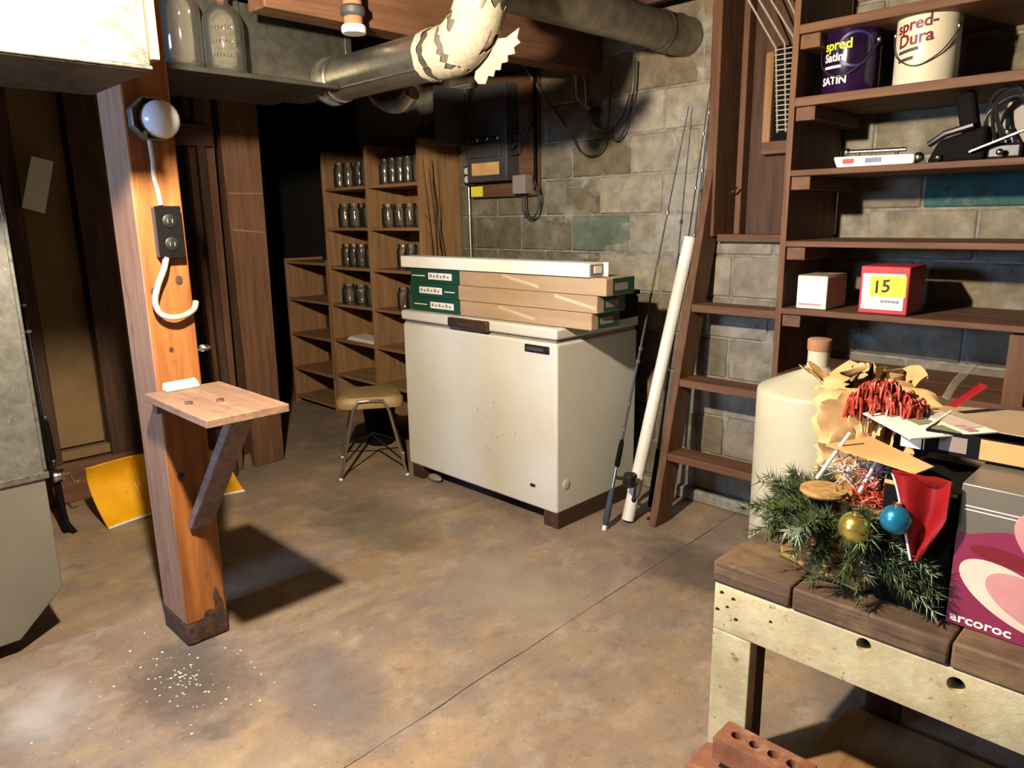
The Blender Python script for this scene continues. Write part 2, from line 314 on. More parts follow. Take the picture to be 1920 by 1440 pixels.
# ------------------------------------------------------------------ the setting
W = 3.24
XJ = -1.585
fl = MB().box(-6.8, 1.9, -2.3, 3.5, -0.12, -0.012)
floor = struct('floor', fl, mMortar)
rj = random.Random(3); jl = []
for i in range(60):
    y = -2.3 + 5.8*i/59; jl.append((-1.549 - 0.039*(y-0.905) + rj.uniform(-0.003, 0.003), y))
build('slab', MB().prism([(-6.8,-2.3)] + [(x-0.0012, y) for x, y in jl] + [(-6.8,3.5)], -0.012, 0.0, 'z'), mConc, floor)
build('slab', MB().prism([(1.9,3.5)] + [(x+0.0012+rj.uniform(0,.002), y) for x, y in reversed(jl)] + [(1.9,-2.3)], -0.012, 0.0, 'z'), mConc, floor)
for k, (cx, cy, rx, ry, c1, c2, am, sc) in enumerate(((-2.25,0.74,0.46,0.30,(96,88,82),(110,100,92),0.55,5), (-2.42,0.38,0.30,0.22,(196,188,178),(212,204,194),0.5,6), (-1.9,1.05,0.6,0.26,(126,118,120),(138,130,130),0.4,4), (-1.95,1.9,0.6,0.4,(176,160,140),(190,172,150),0.5,5), (-1.45,2.55,0.6,0.35,(96,84,76),(110,98,88),0.5,5), (-2.9,1.9,0.7,0.4,(112,98,78),(126,112,90),0.45,4), (-1.7,0.62,0.34,0.16,(200,172,126),(210,184,142),0.5,6))):  # the whitish patch is painted floor glare, the others are stains
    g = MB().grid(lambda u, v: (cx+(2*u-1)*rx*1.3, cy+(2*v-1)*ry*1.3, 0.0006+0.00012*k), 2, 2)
    o = build('floor_stain_glare', g, soft_stain_glare('stain_glare_%d' % k, c1, c2, rx, ry, am, sc), floor, fix=False)
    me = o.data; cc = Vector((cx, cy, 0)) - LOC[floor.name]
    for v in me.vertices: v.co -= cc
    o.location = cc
mWallShade = mat('painted_wall_shade', (14,13,12), (26,24,22), scale=12, rough=0.8, bump=0.3)  # near-black colour standing in for shade on the far wall
# block wall, every block its own piece
wall = struct('wall_back', MB().box(-6.8, -1.86, W+0.008, W+0.2, 0, 2.62).box(-1.86, -1.28, W+0.008, W+0.2, 0, 1.35).box(-1.28, 1.9, W+0.008, W+0.2, 0, 2.62), mMortar, loc=(-2.4, W, 0))
bl_mesh = {}
def block(x0, x1, z0, z1, colr):
    key = (round(x1-x0, 3), round(z1-z0, 3))
    if key not in bl_mesh:
        o = build('block', MB().box(x0, x1, W, W+0.03, z0, z1), mBlock, wall, bevel=0.006, seg=1)
        me = o.data
        c = Vector(((x0+x1)/2, W, z0)) - LOC[wall.name]
        for v in me.vertices: v.co -= c
        o.location = c; bl_mesh[key] = o
    else:
        o = bl_mesh[key].copy(); col.objects.link(o); o.location = Vector(((x0+x1)/2, W, z0)) - LOC[wall.name]
    o.color = colr
    o.location.y += R.uniform(-0.002, 0.003)
    return o
def bcol(x, z):
    j = R.uniform(0.9, 1.08)
    if 1.28 < z < 1.5 and -2.62 < x < -2.25: c = (124,142,132)
    elif -2.36 < x < -1.86 and 1.05 < z < 2.0: c = (202,196,184)
    elif z > 1.85 and x < -1.86: c = (152,139,118)
    elif x < -1.86 and z > 1.05: c = (142,136,118)
    elif x < -1.86: c = (156,149,132)
    elif x > -0.95 and 1.45 < z < 1.65: c = (70,118,118)
    elif x > -1.2: c = (172,162,140)
    else: c = (182,175,164)
    s = S(c); return (s[0]*j, s[1]*j, s[2]*j, 1)
ZC = [0.06 + 0.2*k for k in range(13)]
for k, z in enumerate(ZC):
    x = -3.86 - (0.2 if k % 2 else 0.0) - 0.09
    while x < 0.6:
        a, b = x + 0.005, x + 0.395; z0, z1 = z + 0.005, min(z + 0.195, 2.6)
        if 1.2 < z < 1.3 and b > -1.86 and a < -1.28:
            if a < -1.90: block(a, -1.862, z0, z1, bcol(a, z1))
            block(max(a, -1.858), min(b, -1.30), z0, 1.318, bcol(-1.5, 1.2))
            x += 0.4; continue
        segs = [(a, b)]
        if z > 1.30:
            out = []
            for (p, q) in segs:
                if q < -1.86 or p > -1.28: out.append((p, q))
                else:
                    if p < -1.90: out.append((p, -1.862))
                    if q > -1.24: out.append((-1.278, q))
            segs = out
        for p, q in segs:
            if q - p > 0.03: block(p, q, z0, z1, bcol((p+q)/2, (z0+z1)/2))
        x += 0.4
build('wall_shade_sheet', MB().box(-6.8, -4.83, W-0.006, W+0.009, 0.06, 2.62), mWallShade, wall)  # dark sheet that paints the passage's shade onto the wall
build('footing', MB().box(-6.8, 1.9, W-0.05, W+0.02, 0, 0.06), mMortar, wall, bevel=0.01)
# smears of old paint and parging on the blocks: thin coats of their own
def smear(cx, cz, rx, rz, m, seed, y=W-0.003):
    rr = random.Random(seed); n = 22
    pts = [(cx + rx*math.cos(2*math.pi*i/n)*rr.uniform(0.6, 1.1), cz + rz*math.sin(2*math.pi*i/n)*rr.uniform(0.6, 1.1)) for i in range(n)]
    build('paint_smear', MB().prism(pts, y, y+0.006, 'y'), m, wall)
mSmW = patchy('lime_smear', (176,172,160), (194,190,180), 14, 0.36, 0.86)
smear(-1.93, 2.20, 0.085, 0.24, mSmW, 1); smear(-2.05, 1.55, 0.13, 0.30, mSmW, 31); smear(-2.55, 1.62, 0.22, 0.06, mSmW, 32); smear(-2.75, 1.45, 0.18, 0.04, mSmW, 33); smear(-2.3, 1.28, 0.2, 0.05, mSmW, 34); smear(-1.99, 1.93, 0.10, 0.035, mSmW, 4); smear(-1.90, 1.75, 0.035, 0.25, mSmW, 9)
smear(-2.42, 1.255, 0.14, 0.022, mSmW, 2); smear(-2.36, 1.40, 0.05, 0.022, mSmW, 3); smear(-2.62, 1.235, 0.08, 0.018, mSmW, 6)
mSmB = patchy('blue_smear', (150,160,180), (176,186,200), 14, 0.36, 0.86)
smear(-1.25, 0.96, 0.11, 0.03, mSmB, 12); smear(-1.12, 0.93, 0.07, 0.024, mSmB, 13); smear(-1.55, 0.86, 0.03, 0.07, mSmW, 15); smear(-1.72, 0.72, 0.018, 0.06, mSmW, 16); smear(-1.74, 0.47, 0.02, 0.05, mSmW, 17)

# walls out of the picture: behind the camera, with the basement window, and beyond the passage
mPlain = mat('limewashed_block', (96,90,80), (116,110,98), scale=5, rough=0.95, bump=0.3)
wf = struct('wall_front', MB().box(-6.8, -3.1, -2.4, -2.2, 0, 2.62).box(-2.2, 1.9, -2.4, -2.2, 0, 2.62).box(-3.1, -2.2, -2.4, -2.2, 0, 1.47).box(-3.1, -2.2, -2.4, -2.2, 2.03, 2.62), mPlain)
wn = struct('window_1', MB().box(-3.1, -2.2, -2.30, -2.295, 1.47, 2.03), mGlass)
wb = MB()
for a in ((-3.1,-3.06,1.47,2.03), (-2.24,-2.2,1.47,2.03), (-3.06,-2.24,1.47,1.51), (-3.06,-2.24,1.99,2.03), (-2.67,-2.63,1.51,1.99)): wb.box(a[0], a[1], -2.32, -2.26, a[2], a[3])
build('window_frame', wb, mWhite, wn)
struct('wall_right', MB().box(1.9, 2.05, -2.4, 3.5, 0, 2.62), mPlain)
struct('wall_far', MB().box(-6.95, -6.8, -2.4, 3.5, 0, 2.62), mMortar)

# ceiling: subfloor and joists
ceil = struct('ceiling', MB().box(-6.9, 2.0, -2.4, 3.5, 2.62, 2.66), mSubfl)
for i in range(15):
    y = -2.1 + i*0.37
    build('joist', MB().box(-6.8, 1.9, y-0.02, y+0.02, 2.40, 2.62), mDark['x'], ceil, bevel=0.003, seg=1)

# left partition: studs, fibreboard, bottom plate
PX0 = -4.29
part = struct('wall_left', MB().box(PX0-0.10, PX0-0.09, -2.2, 2.1, 0.0, 2.62), mDark['z'], loc=(PX0, 0, 0))
build('bottom_plate', MB().box(PX0-0.09, PX0, -2.2, 1.78, 0.0, 0.215), mRed['y'], part, bevel=0.004)
build('ledger_strip', MB().box(PX0-0.07, PX0-0.02, -2.2, 1.75, 0.225, 0.275), mFibre, part, bevel=0.003)
for y0, y1 in ((-0.4,0.3), (0.34, 1.16), (1.33, 1.7)):
    build('fibreboard_panel', MB().box(PX0-0.085, PX0-0.07, y0, y1, 0.285, 2.4), mFibre, part)
for y in (-1.2, -0.5, 0.30, 0.86, 1.17, 1.68):
    wd = 0.15 if y == 1.17 else 0.07
    build('stud', MB().box(PX0-0.07, PX0+0.005, y, y+wd, 0.216, 2.62), mDark['z'], part, bevel=0.003)
for (y0, y1, x, tz) in ((1.69, 1.845, -4.12, 2.35), (1.868, 2.10, -4.10, 2.30)):
    build('plank', MB().hexa([(x-0.05,y0+0.02,0),(x,y0+0.02,0),(x,y1-0.02,0),(x-0.05,y1-0.02,0),(x-0.05,y0,tz),(x,y0,tz),(x,y1,tz),(x-0.05,y1,tz)]), mRed['z'], part, bevel=0.004)
build('plank', MB().box(-4.10, -4.06, 1.72, 1.765, 0.0, 2.35), mDark['z'], part, bevel=0.004)
build('block_foot', MB().box(-4.09, -4.03, 1.58, 1.75, 0.0, 0.30), mDark['z'], part, bevel=0.005)
build('cleat', MB().box(-4.12, -4.05, 1.60, 1.80, 1.85, 1.96), mDark['y'], part, bevel=0.004)
build('saw_mark', MB().box(-4.10, -4.097, 1.885, 2.08, 1.605, 1.612), mShelfB, part, bevel=0.002)
build('saw_mark', MB().hexa([(-4.10,1.89,1.405),(-4.097,1.89,1.405),(-4.097,2.075,1.385),(-4.10,2.075,1.385),(-4.10,1.89,1.414),(-4.097,1.89,1.414),(-4.097,2.075,1.392),(-4.10,2.075,1.392)]), mShelfB, part, bevel=0.002)

# hatch above the ladder
hatch = struct('door_1', MB().box(-1.74, -1.28, 3.30, 3.33, 1.36, 2.62), mDark['z'], loc=(-1.5, 3.3, 1.36))
build('hatch_back', MB().box(-1.9, -1.2, 3.40, 3.42, 1.3, 2.62), mDark['z'], hatch)
build('jamb', MB().box(-1.865, -1.815, 3.165, 3.36, 1.35, 2.45), mRed['z'], hatch, bevel=0.005)
build('sill', MB().box(-1.815, -1.285, 3.20, 3.40, 1.325, 1.36), mRed['x'], hatch, bevel=0.004)
build('batten', MB().box(-1.752, -1.722, 3.24, 3.30, 1.36, 2.5), mRed['z'], hatch, bevel=0.003)
build('batten', MB().box(-1.640, -1.602, 3.245, 3.30, 1.76, 2.14), mBrown['z'], hatch, bevel=0.004)
build('batten', MB().box(-1.640, -1.29, 3.245, 3.30, 1.71, 1.765), mRed['x'], hatch, bevel=0.004)
build('recess_shade_panel', MB().box(-1.600, -1.285, 3.270, 3.30, 1.766, 2.16), mBlackM, hatch)  # black panel added for the shade inside the hatch opening
build('hook', MB().tube([(-1.765,3.235,1.55),(-1.75,3.19,1.55),(-1.73,3.18,1.555),(-1.72,3.2,1.57)], 0.005, 6, sm=3), mSteel, hatch)

# ------------------------------------------------------------------ timber post, its fittings and shelf
post = thing('timber_post', 'square orange-brown timber post standing on the concrete floor', 'post', (-2.55, 0.895, 0))
pm = MB(); x0, x1, y0, y1 = -2.656, -2.44, 0.822, 0.968
pm.box(x0, x1, y0, y1, 0.08, 2.40)
shaft = build('shaft', pm, [mPost, mPostCoolSide], post, bevel=0.008)
for p in shaft.data.polygons:
    if p.normal.y < -0.7: p.material_index = 1
fm = MB(); n = 8
fm.box(x0-0.002, x1+0.002, y0-0.002, y1+0.002, 0.0, 0.085)
build('rotten_foot', fm, mFoot, post, bevel=0.012)
for k, (yy, zz, s) in enumerate(((0.862, 0.62, .014), (0.935, 0.55, .010), (0.85, 1.24, .012), (0.90, 1.32, .010), (0.93, 1.27, .013), (0.88, 1.05, .008))):
    build('knot', MB().sphere((x1, yy, zz), s, 10, 6, (0.15, 1, 1.2)), mFoot, post)
for k, (yy, zz, a_, b_) in enumerate(((0.952,0.10,.03,.05),(0.915,0.085,.04,.03),(0.945,0.15,.018,.04))):
    build('damp_stain', MB().sphere((x1, yy-0.012, zz), 1.0, 14, 8, (0.0022, a_*0.6, b_)), mFoot, post)

oct_ = thing('junction_box', 'octagonal steel junction box with porcelain dome on the timber post', 'light fixture', (-2.43, 0.895, 1.70))
pr = [(0.895+0.068*math.cos(math.pi/8+math.pi*i/4), 1.757+0.066*math.sin(math.pi/8+math.pi*i/4)) for i in range(8)]
bx_ = build('steel_box', MB().prism(pr, -2.438, -2.398, 'x'), mGalv, oct_, bevel=0.003)
cut(bx_, MB().prism([(0.895+(a-0.895)*0.93, 1.757+(b-1.757)*0.93) for a, b in pr], -2.434, -2.38, 'x'))
build('porcelain_dome', MB().lathe([(0.056,0),(0.058,0.012),(0.054,0.03),(0.04,0.05),(0.022,0.062),(0.0,0.065)], (-2.42, 0.915, 1.757), 24, 'x'), mPorc, oct_)
build('screw_tab', MB().box(-2.40, -2.392, 0.858, 0.868, 1.70, 1.72), mSteel, oct_)
cb = thing('armoured_cable', 'thin grey armoured cable running down from junction box to outlet', 'cable', (-2.43, 0.886, 1.50))
build('cable_run', MB().tube([(-2.428,0.885,1.70),(-2.426,0.887,1.64),(-2.43,0.886,1.59),(-2.428,0.892,1.55),(-2.425,0.895,1.505)], 0.007, 8, sm=4), mCable, cb)
ol = thing('power_outlet', 'black duplex power outlet screwed to the timber post', 'outlet', (-2.43, 0.90, 1.345))
build('outlet_box', MB().box(-2.439, -2.405, 0.868, 0.942, 1.345, 1.50), mPanelG, ol, bevel=0.003)
cp = build('cover_plate', MB().box(-2.405, -2.399, 0.866, 0.944, 1.343, 1.502), mBlackM, ol, bevel=0.002)
for zz in (1.387, 1.457):
    fc = build('socket_face', MB().lathe([(0.021,0),(0.021,0.004),(0.019,0.005),(0,0.005)], (-2.399, 0.905, zz), 20, 'x'), mBlack, ol)
    for dy in (-0.007, 0.007): build('slot', MB().box(-2.3945, -2.3932, 0.905+dy-0.0012, 0.905+dy+0.0012, zz-0.006, zz+0.006), mGreyBox, fc)
lp = thing('armoured_cable', 'thick grey armoured cable looping below the black outlet', 'cable', (-2.42, 0.88, 1.15))
build('cable_run', MB().tube([(-2.405,0.885,1.345),(-2.40,0.872,1.31),(-2.405,0.850,1.26),(-2.41,0.838,1.21),(-2.405,0.850,1.172),(-2.40,0.885,1.158),(-2.405,0.925,1.162),(-2.41,0.955,1.178),(-2.42,0.968,1.20)], 0.0095, 10, sm=5), mCable, lp)
sc_ = thing('armoured_cable', 'short stub of grey cable poking out behind the timber post', 'cable', (-2.75, 1.1, 0.95))
build('cable_run', MB().tube([(-2.66,0.955,1.06),(-2.70,1.03,1.005),(-2.74,1.07,0.99),(-2.78,1.12,0.985)], 0.008, 8, sm=4), mCable, sc_)
build('connector', MB().cyl((-2.775,1.115,0.986),(-2.80,1.145,0.983),0.014,0.012,10), mSteel, sc_)

ps = thing('post_shelf', 'small plywood shelf braced on the front of the timber post', 'shelf', (-2.2, 0.9, 0.89))
build('board', MB().box(-2.44, -1.965, 0.778, 1.027, 0.897, 0.922), mShelfB, ps, bevel=0.003)
build('cleat', MB().box(-2.44, -2.405, 0.80, 0.966, 0.855, 0.896), mGrey, ps, bevel=0.003)
build('brace', MB().beam((-2.435, 0.905, 0.44), (-2.075, 0.925, 0.885), 0.034, 0.075, (0,1,0)), mGrey, ps, bevel=0.004)
for (x, y) in ((-2.19, 0.822), (-2.15, 0.90)):
    build('bolt_head', MB().lathe([(0.012,0),(0.012,0.008),(0.006,0.01),(0,0.01)], (x, y, 0.922), 6), mChrome, ps)
er = build('wood_offcut', MB().hexa([(-2.437,0.835,0.9225),(-2.395,0.835,0.9225),(-2.40,0.945,0.9225),(-2.437,0.95,0.9225),(-2.437,0.838,0.948),(-2.40,0.838,0.944),(-2.405,0.94,0.944),(-2.437,0.945,0.95)]), mPaper, bevel=0.004)
tag(er, 'pale offcut lying on the small post shelf', 'offcut')

# ------------------------------------------------------------------ furnace plenum and overhead ducts
pl = thing('furnace_plenum', 'tall grey sheet-metal furnace casing at the left edge', 'furnace', (-3.1, 0.0, 0))
X0, X1 = -3.35, -2.80
build('lower_casing', MB().prism([(-1.5,0.065),(0.402,0.065),(0.548,0.209),(0.548,0.618),(-1.5,0.618)], X0, X1, 'x'), mSheet, pl, bevel=0.004)
build('upper_casing', MB().box(X0, X1, -1.5, 0.552, 0.63, 2.38), mGalv, pl, bevel=0.004)
build('seam_flange', MB().box(X0-0.01, X1+0.012, -1.5, 0.560, 0.612, 0.636), mGalvB, pl, bevel=0.003)
build('corner_bead', MB().box(X1-0.004, X1+0.005, 0.545, 0.557, 0.64, 2.38), mGalvB, pl, bevel=0.002)
for yy in (-1.4, 0.28): build('foot', MB().box(X0+0.05, X1-0.08, yy, yy+0.06, 0.0, 0.066), mBlackM, pl)
od = thing('overhead_duct', 'brightly lit galvanised duct hanging at the top left corner', 'duct', (-2.1, 0.0, 1.798))
build('duct_body', MB().box(-2.34, -1.90, -1.0, 0.716, 1.798, 2.22), mGalvL, od, bevel=0.003)
build('seam_bead', MB().box(-1.905, -1.893, -1.0, 0.718, 1.801, 1.811), mGalvL, od, bevel=0.003)
build('end_board', MB().box(-2.30, -1.895, 0.719, 0.738, 1.826, 2.35), mBrown['z'], od, bevel=0.003)
bm_ = build('ceiling_beam', MB().box(-2.66, -2.54, 1.36, 3.235, 2.175, 2.40), mRed['y'], bevel=0.006)
tag(bm_, 'reddish timber beam running under the ceiling above the trunk duct', 'beam')
td = thing('trunk_duct', 'dark galvanised trunk duct behind the two glass jugs', 'duct', (-3.0, 1.45, 1.976))
build('duct_body', MB().box(-3.22, -2.845, 1.0, 1.90, 1.977, 2.26), mTrunk, td, bevel=0.003)
build('end_seam', MB().box(-3.22, -2.838, 1.875, 1.905, 1.977, 2.262), mTrunk, td, bevel=0.002)
build('bead', MB().box(-2.846, -2.836, 1.40, 1.415, 1.98, 2.26), mTrunk, td, bevel=0.002)
lg = build('ledge_plank', MB().box(-3.22, -2.67, 1.0, 1.72, 1.958, 1.976), mUnder, bevel=0.003)
tag(lg, 'dark sheet-metal ledge under the trunk duct carrying the glass jugs', 'ledge')
def jug(c, r, h, label, cap=None):
    t = thing('glass_jug', label, 'jug', c, 'glass jugs on the ledge')
    o = [(0.0,0.004),(r*0.9,0.002),(r,0.012),(r,h*0.62),(r*0.97,h*0.70),(r*0.72,h*0.82),(r*0.36,h*0.90),(r*0.32,h*0.97),(r*0.38,h)]
    i = [(r*0.30,h),(r*0.26,h*0.96),(r*0.30,h*0.89),(r*0.68,h*0.805),(r*0.93,h*0.69),(r*0.955,h*0.6),(r*0.955,0.02),(r*0.85,0.012),(0.0,0.012)]
    build('glass_body', MB().lathe(o+i, c, 28), mGlassD, t)
    if cap: build('cap', MB().lathe([(r*0.42,h*0.94),(r*0.42,h*1.03),(r*0.38,h*1.05),(0,h*1.05)], c, 20), cap, t)
    return t
jug((-2.752, 1.150, 1.9765), 0.069, 0.30, 'clear glass jug on the ledge nearest the bright duct')
j2 = jug((-2.748, 1.302, 1.9765), 0.071, 0.265, 'embossed clear glass jug with a red cap on the ledge', mRedP)
for k in range(3):
    for q in range(6):
        a = math.radians(-50 + q*9 + R.uniform(-1, 1)); build('embossing', MB().sphere((-2.748+0.071*math.cos(a), 1.302+0.071*math.sin(a), 2.03+k*0.045+R.uniform(-.003,.003)), 0.007, 6, 4), mGlassD, j2)

# round branch duct with its taped elbow
bp = thing('branch_duct', 'round metal branch duct with a white-taped elbow below the ceiling', 'duct', (-2.4, 1.79, 1.93))
AY, AZ, PR = 1.795, 2.017, 0.083
build('collar', MB().lathe([(PR+0.012,-0.012),(PR+0.016,0),(PR+0.012,0.012),(PR,0.012),(PR,-0.012)], (-2.83, AY, AZ), 32, 'x', close=True), mGalvB, bp)
build('collar_ring', MB().lathe([(PR+0.002,-0.006),(PR+0.008,0),(PR+0.002,0.006),(PR-0.004,0.0)], (-2.76, AY, AZ), 32, 'x', close=True), mPipe, bp)
build('straight_pipe', MB().tube([(-2.843,AY,AZ),(-2.09,AY,AZ)], PR, 32, caps=False), mPipe, bp)
build('seam', MB().tube([(-2.76,AY-0.066,AZ-0.052),(-2.10,AY-0.066,AZ-0.052)], 0.004, 6), mPipe, bp)
ER = 0.19; EC = (-2.09, AZ+ER)
def ep(th): return Vector((EC[0] + ER*math.sin(th), AY, EC[1] - ER*math.cos(th)))
elb = MB().tube([ep(math.pi/2*i/4) for i in range(5)], PR+0.001, 28, caps=False)
build('elbow', elb, mPipeD, bp)
build('riser', MB().tube([ep(math.pi/2), ep(math.pi/2)+Vector((0,0,0.45))], PR, 28, caps=False), mPipeD, bp)
def tape(t0, t1, name='tape_band', jag=0.03, a0=0.0, a1=2*math.pi, seed=0, rr=0.0035):
    rg = random.Random(seed); n = 40; m = MB()
    js = [[rg.uniform(-jag, jag) for _ in range(n+1)] for _ in range(2)]
    def fn(u, v):
        th = (t0 + js[0][int(u*n)])*(1-v) + (t1 + js[1][int(u*n)])*v
        c = ep(th) if th >= 0 else Vector((EC[0]+th*ER, AY, AZ)); t = Vector((math.cos(max(th,0)), 0, math.sin(max(th,0))))
        nn = Vector((-t.z, 0, t.x)); a = a0 + (a1-a0)*u
        return c + (nn*math.cos(a) + Vector((0,1,0))*math.sin(a))*(PR+rr)
    m.grid(fn, n, 4, 0.0015); build(name, m, mTape, bp)
tape(-0.46, -0.30, seed=1, jag=0.05); tape(-0.12, 0.20, seed=2, jag=0.06); tape(0.34, 0.66, seed=3, jag=0.07, rr=0.005); tape(0.86, 1.22, seed=4, jag=0.09, rr=0.004)
tape(0.2, 0.34, seed=5, jag=0.02, a0=2.0, a1=3.6, rr=0.006); tape(0.68, 0.95, seed=6, jag=0.02, a0=1.7, a1=2.6, rr=0.007); tape(0.6,0.95, seed=7, jag=0.02, a0=3.2, a1=4.6, rr=0.006)
rg = random.Random(5)
fl_ = [(-1.985,2.00),(-1.94,2.05),(-1.90,2.035),(-1.85,2.03),(-1.79,2.05),(-1.80,2.02),(-1.785,2.005),(-1.815,1.995),(-1.81,1.975),(-1.845,1.975),(-1.845,1.955),(-1.875,1.955),(-1.88,1.935),(-1.905,1.938),(-1.915,1.918),(-1.94,1.925),(-1.955,1.90),(-1.99,1.905),(-2.01,1.925)]
build('tape_flap', MB().prism(fl_, 1.846, 1.8485, 'y'), mTape, bp)
b2 = thing('branch_duct', 'dull curved duct elbow hanging behind the taped branch duct', 'duct', (-2.7, 2.06, 1.90))
build('elbow', MB().tube([(-2.99,2.07,2.10),(-2.90,2.07,2.0),(-2.81,2.07,1.955),(-2.72,2.07,1.95),(-2.655,2.07,1.985)], 0.042, 20, sm=4), mPipe, b2)
build('strap', MB().beam((-2.655,2.05,1.955),(-2.575,2.05,2.174), 0.004, 0.024, (0.6,0,-0.8)), mGalv, b2)
b3 = thing('wall_pipe', 'round grey duct running along the ceiling into the block wall', 'duct', (-2.05, 2.7, 2.2))
build('pipe_run', MB().tube([(-2.05,1.9,2.262),(-2.05,3.10,2.268)], 0.082, 28), mPipeD, b3)
build('end_elbow', MB().tube([(-2.05,3.04,2.268),(-2.05,3.12,2.268),(-2.045,3.19,2.268),(-2.035,3.245,2.268)], 0.087, 28, sm=3), mPipeD, b3)
build('crimp_ring', MB().lathe([(0.084,-0.012),(0.091,0),(0.084,0.012),(0.08,0)], (-2.05,3.03,2.268), 28, 'y', close=True), mPipe, b3)
st_ = build('roof_strut', MB().beam((-3.07,3.20,2.29),(-2.78,3.215,1.93), 0.012, 0.012), mGreyBox); tag(st_, 'thin grey rod slanting across the dark upper block wall', 'rod')
vp_ = thing('drain_stub', 'brass drain stub with a white cap hanging at the timber beam', 'pipe', (-2.50, 1.69, 2.13))
build('stub_pipe', MB().cyl((-2.495,1.69,2.155),(-2.495,1.69,2.5),0.035,n=20), mCork, vp_)
build('fitting', MB().lathe([(0.036,0),(0.046,0.01),(0.046,0.03),(0.036,0.04)], (-2.495,1.69,2.185), 20), mPanelG, vp_)
build('white_cap', MB().lathe([(0.0,0),(0.043,0),(0.046,0.006),(0.046,0.022),(0.042,0.028),(0,0.028)], (-2.495,1.69,2.128), 24), mWhite, vp_)

# ------------------------------------------------------------------ things by the left partition
tg = build('paper_tag', MB().prism([(0.985,1.775),(1.075,1.752),(1.005,1.505),(0.912,1.535)], -4.225, -4.221, 'x'), mPaper)
tag(tg, 'pale paper tag hung on the left partition', 'tag')
rod = thing('fishing_rod', 'black fishing rod and reel leaning beside the furnace casing', 'fishing rod', (-3.87, 0.80, 0))
p0, p1 = Vector((-3.87, 0.808, 0.0)), Vector((-4.19, 0.83, 1.75)); q = lambda t: p0 + (p1-p0)*t
build('butt_grip', MB().tube([q(0.0), q(0.01), q(0.14), q(0.15)], [0.012,0.017,0.016,0.012], 12), mBlackM, rod)
build('blank', MB().tube([q(0.15), q(1.0)], [0.009, 0.004], 8), mBlack, rod)
build('fore_grip', MB().tube([q(0.20), q(0.205), q(0.30), q(0.31)], [0.011,0.016,0.014,0.009], 12), mBlackM, rod)
rl = build('reel', MB().lathe([(0.032,-0.022),(0.034,-0.01),(0.026,-0.008),(0.026,0.008),(0.034,0.010),(0.032,0.022)], q(0.165)+Vector((0.05,0.0,0)), 20, 'y'), mSteel, rod)
build('reel_foot', MB().beam(q(0.165)+Vector((0.0,0,-0.03)), q(0.165)+Vector((0.03,0,0)), 0.01, 0.02), mBlack, rl)
build('crank', MB().tube([q(0.165)+Vector((0.05,0.022,0)), q(0.165)+Vector((0.05,0.05,-0.0)), q(0.165)+Vector((0.06,0.055,-0.045)), q(0.165)+Vector((0.06,0.08,-0.045))], 0.005, 6), mSteel, rl)
for t in (0.17, 0.20, 0.32, 0.55, 0.62):
    build('guide_ring', MB().lathe([(0.012,-0.006),(0.0145,-0.006),(0.0145,0.006),(0.012,0.006)], q(t), 14, close=True), mSteel if t < 0.5 else mCable, rod)
stand = build('tool_bar', MB().tube([(-3.84,0.835,0.0),(-3.86,0.815,0.05),(-3.90,0.79,0.35),(-3.98,0.785,0.9)], [0.014,0.011,0.01,0.009], 8), mBlackM)
tag(stand, 'black iron bar leaning behind the fishing rod at the furnace', 'bar')

sh = thing('snow_shovel', 'yellow plastic snow shovel blade resting on floor behind the timber post', 'shovel', (-3.85, 1.3, 0))
def blade(u, v):
    y = 0.925 + 0.725*u + 0.03*v*(1-2*u)*0; z = 0.008 + (0.288-0.09*max(0,u-0.55)/0.45)*v
    b = 4*v*(1-v)
    return (-3.80 - 0.10*v - 0.085*b + 0.05*(2*u-1)**2 , y + 0.035*(1-v)*(1-u), z)
build('blade', MB().grid(blade, 16, 10, 0.006), mYellow, sh)
for uu in (0.3, 0.62):
    build('rib', MB().tube([Vector(blade(uu, k/8))+Vector((0.002,0,0)) for k in range(9)], 0.006, 6), mYellow, sh)
build('wear_edge', MB().tube([Vector(blade(k/12, 0.0))+Vector((0.003,0,0.0)) for k in range(13)], 0.007, 6), mPaper, sh)
build('shaft', MB().tube([(-3.96,1.36,0.16),(-4.02,1.40,0.42),(-4.22,1.52,1.22)], 0.014, 10), mDark['z'], sh)
build('grip', MB().tube([(-4.22,1.46,1.24),(-4.22,1.58,1.22)], 0.016, 10), mBlack, sh)

# ------------------------------------------------------------------ jar shelving against the back wall
js = thing('jar_shelf', 'tall open wooden jar shelf with two bays beside the freezer', 'shelf', (-4.23, 3.07, 0))
JY0, JY1 = 2.90, 3.235
for x in (-4.80, -4.26, -3.70):
    build('upright', MB().box(x, x+0.022, JY0, JY1, 0.0, 1.93), mBrown['z'], js, bevel=0.002)
JZ = [0.06, 0.325, 0.59, 0.855, 1.125, 1.40, 1.675]
for a, b in ((-4.778, -4.26), (-4.238, -3.70)):
    for z in JZ: build('shelf_board', MB().box(a, b, JY0+0.008, JY1, z-0.02, z), mBrown['x'], js, bevel=0.002)
    build('back_panel', MB().box(a, b, JY1-0.008, JY1, 0.06, 1.93), mBrown['z'], js)
build('kick_board', MB().box(-4.778, -3.70, JY0+0.01, JY0+0.03, 0.0, 0.04), mBrown['x'], js)
js2 = thing('low_shelf', 'lower wooden shelf unit left of the jar shelf', 'shelf', (-5.12, 3.07, 0))
for x in (-5.44, -4.826): build('upright', MB().box(x, x+0.02, JY0, JY1, 0.0, 1.165), mBrown['z'], js2, bevel=0.002)
for z in (0.06, 0.295, 0.575, 0.855, 1.145): build('shelf_board', MB().box(-5.42, -4.826, JY0+0.008, JY1, z-0.02, z), mBrown['x'], js2, bevel=0.002)
build('back_panel', MB().box(-5.42, -4.826, JY1-0.008, JY1, 0.06, 1.145), mDark['z'], js2)
